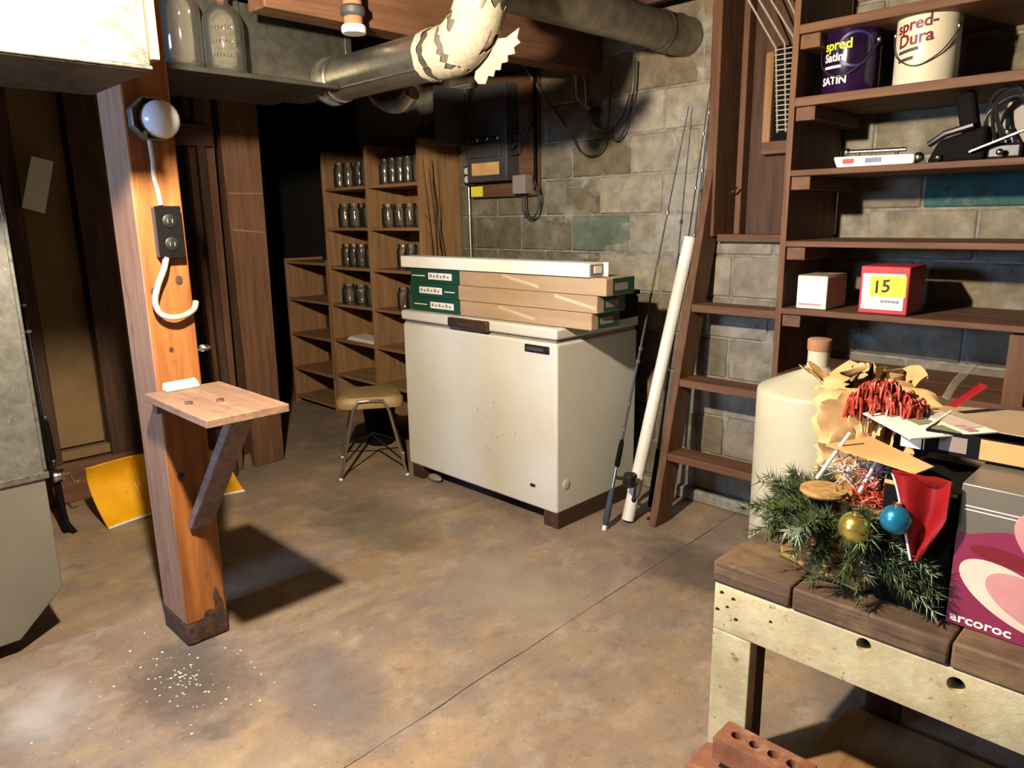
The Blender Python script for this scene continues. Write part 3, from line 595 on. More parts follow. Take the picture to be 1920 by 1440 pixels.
def jar_mesh(r, h):
    o = [(0.0,0.003),(r*0.9,0.0),(r,0.008),(r,h*0.74),(r*0.95,h*0.80),(r*0.78,h*0.86),(r*0.78,h*0.985),(r*0.80,h)]
    i = [(r*0.72,h),(r*0.71,h*0.87),(r*0.88,h*0.79),(r*0.93,h*0.72),(r*0.93,0.016),(0.0,0.012)]
    return MB().lathe(o+i, (0,0,0), 18)
protoj = {}
ORD = ['leftmost', 'second from left', 'third from left', 'fourth from left', 'fifth from left']
rown = {1.675: 'top row', 1.40: 'second row from top', 1.125: 'third row from top', 0.855: 'lowest jar row'}
jars = [(1.675,0,4,.044,.165),(1.675,1,5,.040,.165),(1.40,0,3,.052,.165),(1.40,1,4,.046,.15),(1.125,0,4,.046,.16),(1.125,1,3,.046,.165),(0.855,0,3,.055,.14),(0.855,1,3,.046,.15)]
for (z, bay, n, r, h) in jars:
    a, b = ((-4.73, -4.30), (-4.19, -3.75))[bay]
    if z < 1.2 and bay == 1: a = -4.05
    for k in range(n):
        x = a + (b-a)*(k+0.5)/n + R.uniform(-.003,.003); y = JY0 + 0.075 + R.uniform(0, 0.03)
        key = (r, h)
        if key not in protoj: o = build('glass_jar', jar_mesh(r, h), mGlass, loc=(0,0,0)); protoj[key] = o
        else: o = protoj[key].copy(); col.objects.link(o)
        o.location = (x, y, z+0.001); o.rotation_euler = (0,0,R.uniform(0,6))
        tag(o, 'clear glass jar, %s, %s, %s bay of jar shelf' % (ORD[k], rown[z], ('left','right')[bay]), 'jar', 'empty glass jars on the jar shelf')
pp = build('folded_paper', MB().hexa([(-4.66,2.93,0.591),(-4.32,2.93,0.591),(-4.32,3.1,0.591),(-4.66,3.1,0.591),(-4.62,2.94,0.62),(-4.34,2.94,0.61),(-4.34,3.08,0.61),(-4.62,3.08,0.625)]), mPaper, bevel=0.004)
tag(pp, 'pale folded papers lying in left bay below the jars', 'papers')
tw = thing('twig_bundle', 'bundle of dry twigs leaning against the end of the jar shelf', 'twigs', (-3.60, 3.1, 0.95))
for k in range(6):
    rr = random.Random(k+40); x = -3.655 + rr.uniform(0, .07); y = 3.06 + rr.uniform(0, .10)
    pts = [(x+0.02, y+0.02, 0.0)]
    dx, dy = rr.uniform(-.02, .05), rr.uniform(-.24, -.05)
    for s in range(1, 6): pts.append((x + dx*s/5 + rr.uniform(-.012,.012), min(3.19, max(2.86, y + dy*s/5 + rr.uniform(-.02,.02))), 0.36*s + rr.uniform(-.05,.05)))
    tb = MB().tube(pts, [0.006,0.005,0.0045,0.004,0.003,0.0015], 5, sm=2)
    for s in (2, 3, 4):
        p = Vector(pts[s]); tb.tube([p, p+Vector((rr.uniform(.0,.05), rr.uniform(-.07,.03), rr.uniform(.05,.14)))], [0.003,0.001], 4)
    build('twig', tb, mTwig, tw)
cn = build('conduit', MB().cyl((-3.56,3.215,0.0),(-3.58,3.215,1.93),0.011,n=12), mSteel); tag(cn, 'thin bright conduit standing against the block wall behind the twigs', 'conduit')

# ------------------------------------------------------------------ stool and the dark things under it
sl = thing('stool', 'tan padded metal stool with splayed legs beside the freezer', 'stool', (-3.60, 2.36, 0))
FA, FB, FC = Vector((-3.495,2.105,0)), Vector((-3.285,2.415,0)), Vector((-3.84,2.335,0)); FD = FB + FC - FA
ce = (FA+FB+FC+FD)/4; ux = (FB-FA).normalized(); uy = (FC-FA).normalized()
def sp(a, b, z): return ce + ux*a + uy*b + Vector((0,0,z))
pad = MB(); ring = []
for (z, k) in ((0.405,0.97),(0.42,1.0),(0.45,0.985),(0.468,0.9),(0.476,0.6)):
    pts = []
    for i in range(32):
        a = 2*math.pi*i/32; c, s = math.cos(a), math.sin(a)
        e = 0.38; x = 0.185*k*math.copysign(abs(c)**e, c); y = 0.17*k*math.copysign(abs(s)**e, s)
        x *= 1.0 - 0.1*(y/0.17); pts.append(sp(x, y, z))
    ring.append(pts)
vs = [p for r_ in ring for p in r_]
pad.add(vs, [(i*32+j, i*32+(j+1)%32, (i+1)*32+(j+1)%32, (i+1)*32+j) for i in range(4) for j in range(32)] + [tuple(range(31,-1,-1)), tuple(range(4*32,5*32))])
build('seat_pad', pad, mTan, sl)
for A, B, s in ((FA, FB, -1), (FC, FD, 1)):
    for (Fp, d) in ((A, -1), (B, 1)):
        top = sp(d*0.10, s*0.183, 0.40); mid = sp(d*0.07, s*0.183, 0.452)
        build('leg', MB().tube([Fp+Vector((0,0,0.012)), top, mid, sp(0, s*0.183, 0.455)], 0.0085, 8), mChrome, sl)
        build('foot_cap', MB().sphere(Fp+Vector((0,0,0.012)), 0.012, 10, 6), mWhite, sl)
build('stretcher', MB().tube([FA*0.75+sp(-.1,-.18,.4)*0.25, sp(0,0,0.22), FD*0.75+sp(.1,.18,.4)*0.25], 0.006, 6), mBlack, sl)
build('stretcher', MB().tube([FB*0.75+sp(.1,-.18,.4)*0.25, sp(0,0.0,0.205), FC*0.75+sp(-.1,.18,.4)*0.25], 0.006, 6), mBlack, sl)
bo = thing('black_boot', 'round black rubber bucket standing in shadow behind the stool', 'bucket', (-3.95, 2.70, 0))
build('bucket_wall', MB().lathe([(0.0,0.0),(0.085,0.0),(0.105,0.24),(0.112,0.245),(0.112,0.255),(0.098,0.25),(0.08,0.02),(0,0.02)], (-3.95,2.70,0), 24), mBlackM, bo)
build('bail', MB().tube([(-3.95+0.112*math.cos(a),2.70+0.02*math.sin(a),0.245+0.09*math.sin(a)) for a in [math.pi*i/10 for i in range(11)]], 0.004, 6), mBlack, bo)
bo.name = 'black_bucket'; LOC['black_bucket'] = Vector((-3.95,2.70,0))
cr = thing('dark_crate', 'dark wooden crate in the gap between jar shelf and freezer', 'crate', (-3.47, 2.75, 0))
for z in (0.0, 0.11, 0.22): build('slat', MB().box(-3.60, -3.305, 2.68, 2.695, z+0.005, z+0.10), mBlackM, cr, bevel=0.002)
for x in (-3.60, -3.325):
    build('side', MB().box(x, x+0.02, 2.696, 2.96, 0.005, 0.325), mBlackM, cr, bevel=0.002)
build('bottom', MB().box(-3.58, -3.325, 2.696, 2.96, 0.0, 0.015), mBlackM, cr)

# ------------------------------------------------------------------ chest freezer
fz = thing('chest_freezer', 'white chest freezer with dark lid handle raised on lumber', 'freezer', (-2.72, 2.74, 0.08))
body = build('cabinet', MB().box(-3.285, -2.15, 2.434, 3.05, 0.08, 0.895), mWhiteP, fz, bevel=0.012, seg=3)
build('gasket', MB().box(-3.275, -2.16, 2.446, 3.04, 0.895, 0.912), mGreyBox, fz)
build('lid', MB().box(-3.29, -2.145, 2.426, 3.055, 0.912, 0.965), mWhiteP, fz, bevel=0.012, seg=3)
hd = build('lid_handle', MB().box(-2.865, -2.575, 2.402, 2.428, 0.912, 0.962), mDarkBr, fz, bevel=0.006)
build('handle_inlay', MB().box(-2.78, -2.60, 2.4005, 2.403, 0.928, 0.944), mChrome, hd, bevel=0.001)
bd = build('badge', MB().box(-2.345, -2.192, 2.428, 2.436, 0.842, 0.878), mBlack, fz, bevel=0.003)
build('badge_line', MB().box(-2.332, -2.225, 2.4272, 2.4286, 0.852, 0.868), mPanelG, bd)
build('badge_mark', MB().lathe([(0.007,-0.001),(0.007,0.001)], (-2.208,2.428,0.860), 12, 'y'), mSteel, bd)
build('signal_lamp', MB().box(-2.318, -2.288, 2.428, 2.436, 0.184, 0.197), mBlack, fz, bevel=0.002)
build('drain_cap', MB().lathe([(0.024,0),(0.024,0.004),(0.018,0.006),(0,0.006)], (-2.151,2.50,0.215), 20, 'x'), mWhiteP, fz)
for k in range(12):
    rr = random.Random(k+900); build('rust_spot', MB().sphere((-2.58+rr.gauss(0,.05), 2.4335, 0.42+rr.gauss(0,.14)), rr.uniform(.003,.007), 8, 5, (1,0.12,1.3)), mRustL, fz)
build('hinge', MB().box(-2.26, -2.20, 3.05, 3.07, 0.86, 0.95), mSteel, fz)
for (x0_, x1_, nm) in ((-2.245, -2.152, 'right'), (-3.27, -3.18, 'left')):
    o = build('lumber_block', MB().box(x0_, x1_, 2.445, 3.05, 0.0, 0.079), mDark['y'], bevel=0.005)
    tag(o, 'dark lumber runner under the %s end of the chest freezer' % nm, 'lumber')
cs = build('floor_rag', MB().sphere((-3.10,2.47,0.022), 0.022, 10, 6, (2.6,1.2,1)), mGreyBox); tag(cs, 'small crumpled grey rag under the freezer front edge', 'rag')

# boxes on the freezer
def fbox(z0, z1, xa, xb, y0, y1, label, tapex, lab):
    t = thing('flooring_box', label, 'box', ((xa+xb)/2, (y0+y1)/2, z0), 'flooring boxes on the freezer')
    build('carton', MB().box(xa, xb, y0, y1, z0+0.001, z1-0.001), mCard, t, bevel=0.003)
    e = build('green_sleeve', MB().box(xa-0.002, xa+0.40, y0-0.0015, y1+0.0015, z0+0.0015, z1-0.0005), mGreen, t)
    lx = xa + lab
    build('label', MB().box(lx, lx+0.19, y0-0.003, y0-0.001, z0+0.02, z1-0.022), mPaper, e)
    for k in range(6): build('print_bar', MB().box(lx+0.012+k*0.028, lx+0.028+k*0.028, y0-0.0036, y0-0.0028, z0+0.03, z1-0.030-0.006*(k % 2)), mGreyBox, e)
    build('print_line', MB().box(lx-0.14, lx-0.03, y0-0.0028, y0-0.001, z0+0.034, z0+0.039), mPaper, e) if lab > 0.12 else build('print_line', MB().box(lx+0.21, lx+0.29, y0-0.0028, y0-0.001, z0+0.034, z0+0.039), mPaper, e)
    ta = Vector((tapex+0.02, 0, z1-0.012)); tb_ = Vector((tapex+0.26, 0, z0+0.022)); hw = Vector((0,0,0.0075)); e0 = Vector((0,y0-0.0012,0)); e1 = Vector((0,y0+0.001,0))
    build('tape_strip', MB().hexa([ta-hw+e0, ta-hw+e1, tb_-hw+e1, tb_-hw+e0, ta+hw+e0, ta+hw+e1, tb_+hw+e1, tb_+hw+e0]), mStrip, t)
    g = build('green_end', MB().box(xb-0.002, xb+0.0015, y0+0.045, y1-0.002, z0+0.004, z1-0.003), mGreen, t)
    build('end_label', MB().box(xb+0.001, xb+0.0025, y0+0.06, y0+0.15, z0+0.022, z1-0.024), mGreyBox, g)
fbox(0.966, 1.042, -3.243, -1.985, 2.475, 2.675, 'bottom box of the three flat green-ended flooring cartons', -2.58, 0.16)
fbox(1.042, 1.119, -3.253, -1.955, 2.475, 2.675, 'middle box of the three flat green-ended flooring cartons', -2.22, 0.08)
fbox(1.119, 1.196, -3.238, -1.905, 2.472, 2.672, 'top box of the three flat green-ended flooring cartons', -2.55, 0.15)
lb = thing('light_carton', 'long white carton lying on top of the flooring boxes', 'box', (-2.65, 2.51, 1.196))
build('carton', MB().box(-3.305, -1.985, 2.455, 2.56, 1.197, 1.257), mPaper, lb, bevel=0.003)
build('open_end', MB().box(-1.986, -1.982, 2.462, 2.553, 1.205, 1.25), mGreyBox, lb)
build('inner_flap', MB().box(-1.984, -1.978, 2.485, 2.535, 1.212, 1.243), mPaper, lb, bevel=0.002)
build('end_flap', MB().hexa([(-1.985,2.553,1.197),(-1.962,2.558,1.197),(-1.962,2.56,1.197),(-1.985,2.557,1.197),(-1.985,2.553,1.257),(-1.962,2.558,1.257),(-1.962,2.56,1.257),(-1.985,2.557,1.257)]), mPaper, lb)
bc = thing('black_case', 'small black case at the back of the freezer lid', 'case', (-2.20, 2.90, 0.966))
build('case_body', MB().box(-2.40, -2.10, 2.79, 2.99, 0.966, 1.075), mBlackM, bc, bevel=0.012)
build('case_lid', MB().box(-2.405, -2.095, 2.785, 2.995, 1.077, 1.10), mBlackM, bc, bevel=0.008)

# ------------------------------------------------------------------ electrical panel and wiring on the block wall
ep_ = thing('fuse_panel', 'open grey fuse panel on a wooden backboard above the freezer', 'fuse panel', (-3.25, 3.2, 1.57))
build('backboard', MB().box(-3.53, -2.975, 3.215, 3.237, 1.575, 2.26), mRed['x'], ep_, bevel=0.003)
build('lower_rail', MB().box(-3.53, -2.98, 3.19, 3.215, 1.575, 1.645), mRed['x'], ep_, bevel=0.003)
pb = build('panel_box', MB().box(-3.47, -3.13, 3.11, 3.215, 1.665, 2.20), mPanelG, ep_, bevel=0.004)
build('label_card', MB().box(-3.425, -3.19, 3.106, 3.111, 1.70, 1.772), mKraft, pb, bevel=0.001)
build('dead_front', MB().box(-3.43, -3.17, 3.095, 3.11, 1.80, 1.88), mPanelG, pb, bevel=0.003)
for k in range(6): build('fuse', MB().lathe([(0.014,0),(0.014,-0.018),(0.009,-0.022),(0,-0.022)], (-3.40+k*0.042,3.11,1.905), 12, 'y'), mSteel if k % 2 else mBlack, pb)
build('panel_door', MB().box(-3.49, -3.475, 2.88, 3.11, 1.88, 2.20), mPanelG, pb, bevel=0.003)
sb = build('switch_box', MB().box(-3.535, -3.478, 3.14, 3.19, 1.65, 1.765), mBlack, ep_, bevel=0.006)
build('socket_face', MB().lathe([(0.021,0),(0.021,-0.004),(0,-0.006)], (-3.507,3.14,1.735), 16, 'y'), mPorc, sb)
build('socket_face', MB().lathe([(0.021,0),(0.021,-0.004),(0,-0.006)], (-3.507,3.14,1.685), 16, 'y'), mPorc, sb)
build('warning_label', MB().box(-3.525, -3.42, 3.186, 3.19, 1.582, 1.642), mYellowT, ep_)
build('grey_switch', MB().box(-3.105, -3.005, 3.13, 3.20, 1.585, 1.69), mGreyBox, ep_, bevel=0.004)
build('side_conduit', MB().cyl((-2.985,3.20,1.60),(-2.985,3.20,2.26),0.011,n=10), mBlackM, ep_)
build('cable_loop', MB().tube([(-3.06,3.19,1.585),(-3.05,3.18,1.50),(-3.02,3.18,1.455),(-2.97,3.18,1.46),(-2.945,3.18,1.52),(-2.955,3.18,1.60),(-2.985,3.19,1.66)], 0.005, 6, sm=4), mWire, ep_)
build('cable_loop', MB().tube([(-3.08,3.19,1.585),(-3.07,3.18,1.49),(-3.02,3.18,1.44),(-2.96,3.18,1.47),(-2.93,3.18,1.55),(-2.95,3.18,1.62)], 0.004, 6, sm=4), mWire, ep_)
for k in range(6):
    rr = random.Random(k); build('loose_wire', MB().tube([(-3.13,3.14,1.80+k*.03),(-3.08+rr.uniform(-.02,.03),3.13,1.83+k*.02),(-3.03,3.16,1.88+rr.uniform(0,.1)),(-2.99,3.19,1.95+k*.03)], 0.004, 6, sm=4), mWire, ep_)
wr = thing('hanging_wires', 'old cables and a plug hanging on the block wall below the duct', 'cables', (-2.45, 3.2, 1.8))
build('feed_cable', MB().tube([(-2.90,3.21,2.27),(-2.72,3.2,2.27),(-2.69,3.2,2.20),(-2.68,3.2,2.08),(-2.63,3.2,2.03),(-2.58,3.2,2.0)], 0.007, 8, sm=5), mCable, wr)
pg = build('plug', MB().lathe([(0.012,-0.03),(0.022,-0.02),(0.022,0.02),(0.01,0.03)], (-2.555,3.20,1.985), 12, 'x'), mBlack, wr)
build('prong', MB().box(-2.60, -2.585, 3.197, 3.203, 1.98, 1.99), mSteel, pg)
build('wire', MB().tube([(-2.45,3.2,2.17),(-2.46,3.2,2.0),(-2.47,3.2,1.90),(-2.50,3.2,1.80),(-2.58,3.2,1.765),(-2.66,3.2,1.80),(-2.71,3.2,1.88)], 0.0045, 6, sm=5), mWire, wr)
build('wire', MB().tube([(-2.32,3.2,2.2),(-2.33,3.2,2.06),(-2.38,3.2,1.94),(-2.44,3.2,1.885),(-2.49,3.2,1.87),(-2.54,3.2,1.91),(-2.57,3.2,1.96)], 0.005, 6, sm=5), mWire, wr)
build('wire', MB().tube([(-2.30,3.2,2.2),(-2.31,3.2,2.04),(-2.35,3.2,1.90),(-2.40,3.2,1.835),(-2.44,3.2,1.84),(-2.46,3.2,1.88)], 0.005, 6, sm=5), mWire, wr)
build('wire', MB().tube([(-2.63,3.2,2.2),(-2.62,3.2,2.1),(-2.61,3.2,2.0),(-2.56,3.2,1.92),(-2.50,3.2,1.885)], 0.006, 6, sm=5), mSteel, wr)

# ------------------------------------------------------------------ ceiling bulb, the room's own lamp
lampo = thing('hanging_bulb', 'bare bulb hanging on a cord from the ceiling joists', 'light bulb', (BULB[0], BULB[1], 1.98))
build('lamp_holder', MB().lathe([(0.0,2.075),(0.02,2.08),(0.022,2.12),(0.012,2.14),(0.0,2.14)], (BULB[0],BULB[1],0), 20), mPorc, lampo)
build('cord', MB().cyl((BULB[0],BULB[1],2.135),(BULB[0],BULB[1],2.62),0.004,n=8), mWire, lampo)
mEm = bpy.data.materials.new('lit_bulb'); mEm.use_nodes = True
_b = mEm.node_tree.nodes['Principled BSDF']; _b.inputs['Emission Color'].default_value = (*BULB_COL, 1); _b.inputs['Emission Strength'].default_value = BULB_STRENGTH
build('bulb_glass', MB().lathe([(0.0,-0.034),(0.018,-0.029),(0.031,-0.012),(0.034,0.004),(0.028,0.024),(0.015,0.045),(0.013,0.06),(0.0,0.06)], BULB, 20), mEm, lampo)

# ------------------------------------------------------------------ ladder to the hatch
ld = thing('ladder', 'steep red-brown wooden ladder below the wall hatch', 'ladder', (-1.6, 2.9, 0))
def lyz(z): return 2.775 + 0.236*z
sx0, sx1 = -1.868, -1.828
build('stringer', MB().hexa([(sx0,2.775,0),(sx1,2.775,0),(sx1,2.905,0),(sx0,2.905,0),(sx0,lyz(1.72),1.72),(sx1,lyz(1.72),1.72),(sx1,3.23,1.36),(sx0,3.23,1.36)]), mRed['z'], ld, bevel=0.004)
for z in (0.352, 0.698, 1.043):
    y = lyz(z) - 0.0
    build('rung', MB().box(-1.828, -1.305, y, min(y+0.13, 3.2), z-0.036, z), mRed['x'], ld, bevel=0.003)
build('wall_cleat', MB().box(-1.328, -1.305, 2.95, 3.19, 0.02, 0.318), mDark['z'], ld, bevel=0.003)

# tube and fishing rods leaning by the ladder
pv = thing('plastic_tube', 'long white plastic tube leaning against the ladder', 'tube', (-1.95, 2.74, 0))
t0, t1 = Vector((-1.965, 2.742, 0.012)), Vector((-1.905, 3.115, 1.345))
build('tube_wall', MB().tube([t0, t1], 0.030, 24), mPVC, pv)
build('coupling', MB().tube([t0+(t1-t0)*0.10, t0+(t1-t0)*0.16], 0.0325, 24), mPVC, pv)
fr = thing('fishing_rod', 'fishing rod with black reel leaning in front of the white tube', 'fishing rod', (-1.99, 2.59, 0))
p0, p1 = Vector((-1.99, 2.59, 0.0)), Vector((-1.985, 3.19, 1.95)); q = lambda t: p0 + (p1-p0)*t
build('butt_cap', MB().tube([q(0), q(0.012)], 0.012, 10), mPVC, fr)
build('butt_grip', MB().tube([q(0.012), q(0.03), q(0.085), q(0.10)], [0.012,0.017,0.014,0.010], 12), mNavy, fr)
build('reel_seat', MB().tube([q(0.10), q(0.15)], 0.0085, 10), mSteel, fr)
build('fore_grip', MB().tube([q(0.15), q(0.155), q(0.205), q(0.215)], [0.009,0.0135,0.012,0.007], 12), mBlackM, fr)
build('blank', MB().tube([q(0.215), q(1.0)], [0.0065, 0.002], 8), mRubber, fr)
for t in (0.24, 0.30, 0.40, 0.43, 0.58, 0.62, 0.75):
    build('guide_ring', MB().lathe([(0.006,-0.008),(0.009,-0.008),(0.009,0.008),(0.006,0.008)], q(t), 12, close=True), mSteel if t < 0.5 else mGold, fr)
c = q(0.125) + Vector((0.075, 0.02, 0.0))
re_ = build('reel', MB().lathe([(0.020,-0.03),(0.034,-0.026),(0.036,-0.008),(0.026,-0.004),(0.026,0.014),(0.033,0.018),(0.030,0.03)], c, 18), mBlack, fr)
build('reel_foot', MB().beam(q(0.125), c+Vector((-0.02,0,0)), 0.012, 0.014), mBlack, re_)
build('crank', MB().tube([c+Vector((0.03,0,-0.01)), c+Vector((0.045,-0.02,-0.01)), c+Vector((0.045,-0.03,-0.07))], 0.006, 6), mBlack, re_)
build('crank_knob', MB().sphere(c+Vector((0.045,-0.03,-0.075)), 0.012, 10, 6, (1,1,1.4)), mBlack, re_)
for k, (xa, xb, m, lab) in enumerate(((-1.93, -1.865, mRubber, 'slim grey rod leaning closest to the ladder stringer'), (-2.0, -1.885, mWire, 'thin dark rod leaning behind the white tube'))):
    o = thing('fishing_rod', lab, 'fishing rod', (xa, 3.0, 0))
    a, b = Vector((xa, 2.98, 0.0)), Vector((xb, 3.205, 2.12-0.1*k))
    build('blank', MB().tube([a, a+(b-a)*0.3, b], [0.008, 0.006, 0.002], 8), m, o)
    for t in (0.35, 0.5, 0.64, 0.78, 0.9): build('guide_ring', MB().lathe([(0.004,-0.006),(0.007,-0.006),(0.007,0.006),(0.004,0.006)], a+(b-a)*t, 10, close=True), mSteel, o)
    build('grip', MB().tube([a, a+(b-a)*0.15], [0.012, 0.010], 10), mBlackM, o)

# wire rack hung in the hatch opening
wk = thing('wire_rack', 'pale wire oven rack hanging in the hatch beside the shelves', 'rack', (-1.47, 3.1, 1.79))
for x, zt in ((-1.525, 2.12), (-1.488, 2.135), (-1.452, 2.15)): build('long_wire', MB().tube([(x,3.16,1.79),(x,3.10,zt)], 0.0035, 6), mCable, wk)
for k in range(17):
    z = 1.80 + k*0.0195; build('cross_wire', MB().tube([(-1.53,3.158-0.06*k/17,z),(-1.447,3.158-0.06*k/17,z)], 0.0028, 6), mCable, wk)
for dx, x in ((0,-1.525), (1,-1.49), (2,-1.452)):
    build('bent_wire', MB().tube([(x,3.10,2.12+0.015*dx),(x-0.075,3.02,2.28+0.01*dx),(x-0.12,2.97,2.38)], 0.0045, 6), mCable, wk)
build('bent_wire', MB().tube([(-1.44,3.09,2.22),(-1.47,3.05,2.30),(-1.49,3.03,2.36)], 0.004, 6), mCable, wk)

# ------------------------------------------------------------------ storage shelving on the right
ss = thing('storage_shelf', 'tall red-brown storage shelving with many shelves on the right wall', 'shelf', (-0.5, 3.0, 0))
build('upright', MB().box(-1.302, -1.278, 2.775, W-0.004, 0.0, 2.55), mRed['z'], ss, bevel=0.002)
build('upright', MB().box(-0.515, -0.455, 2.775, 2.835, 0.0, 1.06), mRed['z'], ss, bevel=0.003)
build('upright', MB().box(0.50, 0.525, 2.775, W-0.004, 0.0, 2.55), mRed['z'], ss, bevel=0.002)
SZ = [0.83, 1.09, 1.348, 1.608, 1.865, 2.113]
for k, z in enumerate(SZ):
    th = 0.022 if k in (1, 2, 3) else 0.032
    y = 2.77
    build('shelf_board', MB().box(-1.277, 0.499, y, y+0.225, z-th, z), mRed['x'], ss, bevel=0.003)
    build('shelf_board', MB().box(-1.277, 0.499, y+0.229, W-0.006, z-th, z), mRed['x'], ss, bevel=0.003)
    build('cleat', MB().box(-1.277, -1.205, 2.785, W-0.01, z-th-0.05, z-th-0.001), mRed['y'], ss, bevel=0.003)

# paint cans
def can(c, r, h, m, label):
    t = thing('paint_can', label, 'paint can', c, 'paint cans on the upper shelf')
    build('can_wall', MB().lathe([(r*0.97,0.0),(r,0.004),(r,h-0.006),(r*0.99,h)], c, 40), m, t)
    build('rim', MB().lathe([(r*1.0,h-0.008),(r*1.025,h-0.002),(r*1.02,h+0.006),(r*0.95,h+0.006),(r*0.93,h-0.004)], c, 40, close=True), mSteel, t)
    build('lid', MB().lathe([(r*0.93,h-0.004),(r*0.85,h-0.004),(r*0.84,h-0.010),(0,h-0.010)], c, 40), mSteel, t)
    for s in (-1, 1): build('bail_ear', MB().lathe([(0.012,0),(0.012,0.004*s),(0.007,0.008*s),(0,0.008*s)], (c[0]+s*(r-0.001)*0.98, c[1]-0.02, c[2]+h*0.78), 14, 'x'), mSteel, t)
    build('bail', MB().tube([(c[0]-r-0.004,c[1]-0.02,c[2]+h*0.78),(c[0]-r*0.7,c[1]-r*0.85,c[2]+h*0.42),(c[0],c[1]-r*1.06,c[2]+h*0.25),(c[0]+r*0.7,c[1]-r*0.85,c[2]+h*0.42),(c[0]+r+0.004,c[1]-0.02,c[2]+h*0.78)], 0.0022, 6, sm=5), mWire, t)
    return t
def wrap(c, r, a0, z0, slope=0.0):
    def fn(x, y, z):
        a = a0 + x/r; rr = r + 0.0008 + z*0.4
        return Vector((c[0] + rr*math.cos(a), c[1] + rr*math.sin(a), c[2] + z0 + y + slope*x))
    return fn
CA = (-1.135, 2.905, 1.866); CR = 0.098
ca = can(CA, CR, 0.225, mPurple, 'purple paint can with lime lettering on the upper shelf')
A0 = math.radians(-118)
disc = MB(); nn = 30
dv = [wrap(CA, CR, math.radians(-62), 0.145)(0.066*math.cos(2*math.pi*i/nn)*s, 0.060*math.sin(2*math.pi*i/nn)*s, 0.0005) for s in (0.86, 1.0) for i in range(nn)]
disc.add(dv, [(i, (i+1)%nn, nn+(i+1)%nn, nn+i) for i in range(nn)]); build('ring_print', disc, mBlueR, ca, fix=False)
for s_, sz, z, m, a in (('spred', 0.046, 0.150, mLime, -130), ('Satin', 0.040, 0.112, mPaper, -130), ('=====', 0.024, 0.084, mPaper, -130), ('SATIN', 0.036, 0.035, mPaper, -134)):
    build('lettering', text_mb(s_, sz, wrap(CA, CR, math.radians(a), z), bold=0.0012), m, ca, fix=False)
CB = (-0.885, 2.905, 1.866)
cb_ = can(CB, CR, 0.225, mCanW, 'cream paint can with maroon lettering on the upper shelf')
for s_, sz, z, a in (('spred-', 0.052, 0.165, -137), ('Dura', 0.056, 0.120, -132), ('=====', 0.024, 0.096, -130), ('====', 0.024, 0.070, -130)):
    build('lettering', text_mb(s_, sz, wrap(CB, CR, math.radians(a), z, 0.12), bold=0.0012), mMaroon if sz > 0.03 else mInk, cb_, fix=False)
# silver tool and black gear on the third shelf
kn = thing('silver_clipper', 'silver hand tool with a red badge lying on the shelf', 'tool', (-1.0, 2.83, 1.608))
build('case', MB().hexa([(-1.12,2.80,1.6085),(-0.86,2.80,1.6085),(-0.86,2.86,1.6085),(-1.12,2.86,1.6085),(-1.135,2.80,1.648),(-0.86,2.80,1.642),(-0.86,2.86,1.642),(-1.135,2.86,1.648)]), mWhite, kn, bevel=0.008)
build('red_badge', MB().box(-1.098, -1.058, 2.7985, 2.801, 1.621, 1.638), mRedP, kn, bevel=0.001)
build('blue_mark', MB().box(-1.02, -0.965, 2.7985, 2.801, 1.621, 1.637), mBlueR, kn, bevel=0.001)
build('top_rail', MB().cyl((-1.10,2.84,1.664),(-0.90,2.84,1.660),0.008,n=10), mSteel, kn)
build('rail_stop', MB().sphere((-1.10,2.84,1.664), 0.014, 10, 8), mSteel, kn)
for x in (-1.06, -0.93): build('rail_post', MB().cyl((x,2.84,1.64),(x,2.84,1.664),0.006,n=8), mBlack, kn)
build('hinge_pin', MB().sphere((-0.855,2.83,1.63), 0.018, 12, 8), mSteel, kn)
bg = thing('black_camera_gear', 'tangle of black camera gear with cords on the shelf', 'gear', (-0.70, 2.9, 1.608))
build('gear_body', MB().hexa([(-0.83,2.82,1.609),(-0.66,2.82,1.609),(-0.66,2.92,1.609),(-0.83,2.92,1.609),(-0.80,2.83,1.68),(-0.66,2.83,1.72),(-0.66,2.91,1.72),(-0.80,2.91,1.68)]), mBlackM, bg, bevel=0.012)
build('grip', MB().beam((-0.715,2.87,1.70),(-0.745,2.87,1.83), 0.045, 0.055), mBlackM, bg, bevel=0.012)
build('arm', MB().tube([(-0.83,2.84,1.67),(-0.78,2.83,1.70),(-0.70,2.83,1.72)], 0.011, 8), mBlack, bg)
build('metal_rail', MB().beam((-0.70,2.81,1.635),(-0.53,2.81,1.70), 0.02, 0.008), mSteel, bg, bevel=0.002)
build('lens', MB().lathe([(0.05,-0.05),(0.052,0.0),(0.046,0.04),(0.036,0.045),(0,0.045)], (-0.50,2.86,1.665), 22, 'y'), mBlack, bg)
build('motor', MB().box(-0.56, -0.40, 2.84, 2.98, 1.609, 1.76), mBlackM, bg, bevel=0.02)
for k, (x, z) in enumerate(((-0.615,1.63),(-0.53,1.625),(-0.60,1.69),(-0.50,1.72),(-0.79,1.625))): build('chrome_knob', MB().sphere((x,2.812,z), 0.011, 10, 6), mSteel, bg)
build('strap_base', MB().box(-0.66, -0.56, 2.84, 2.93, 1.609, 1.66), mBlack, bg, bevel=0.01)
for k in range(5):
    rr = random.Random(k+3); build('cord', MB().tube([(-0.68+k*0.02,2.86,1.66),(-0.66+rr.uniform(-.02,.02),2.85,1.75+0.01*k),(-0.60,2.86,1.80+0.008*k),(-0.55+rr.uniform(-.02,.03),2.87,1.76),(-0.50,2.88,1.70)], 0.006, 6, sm=4), mBlack, bg)
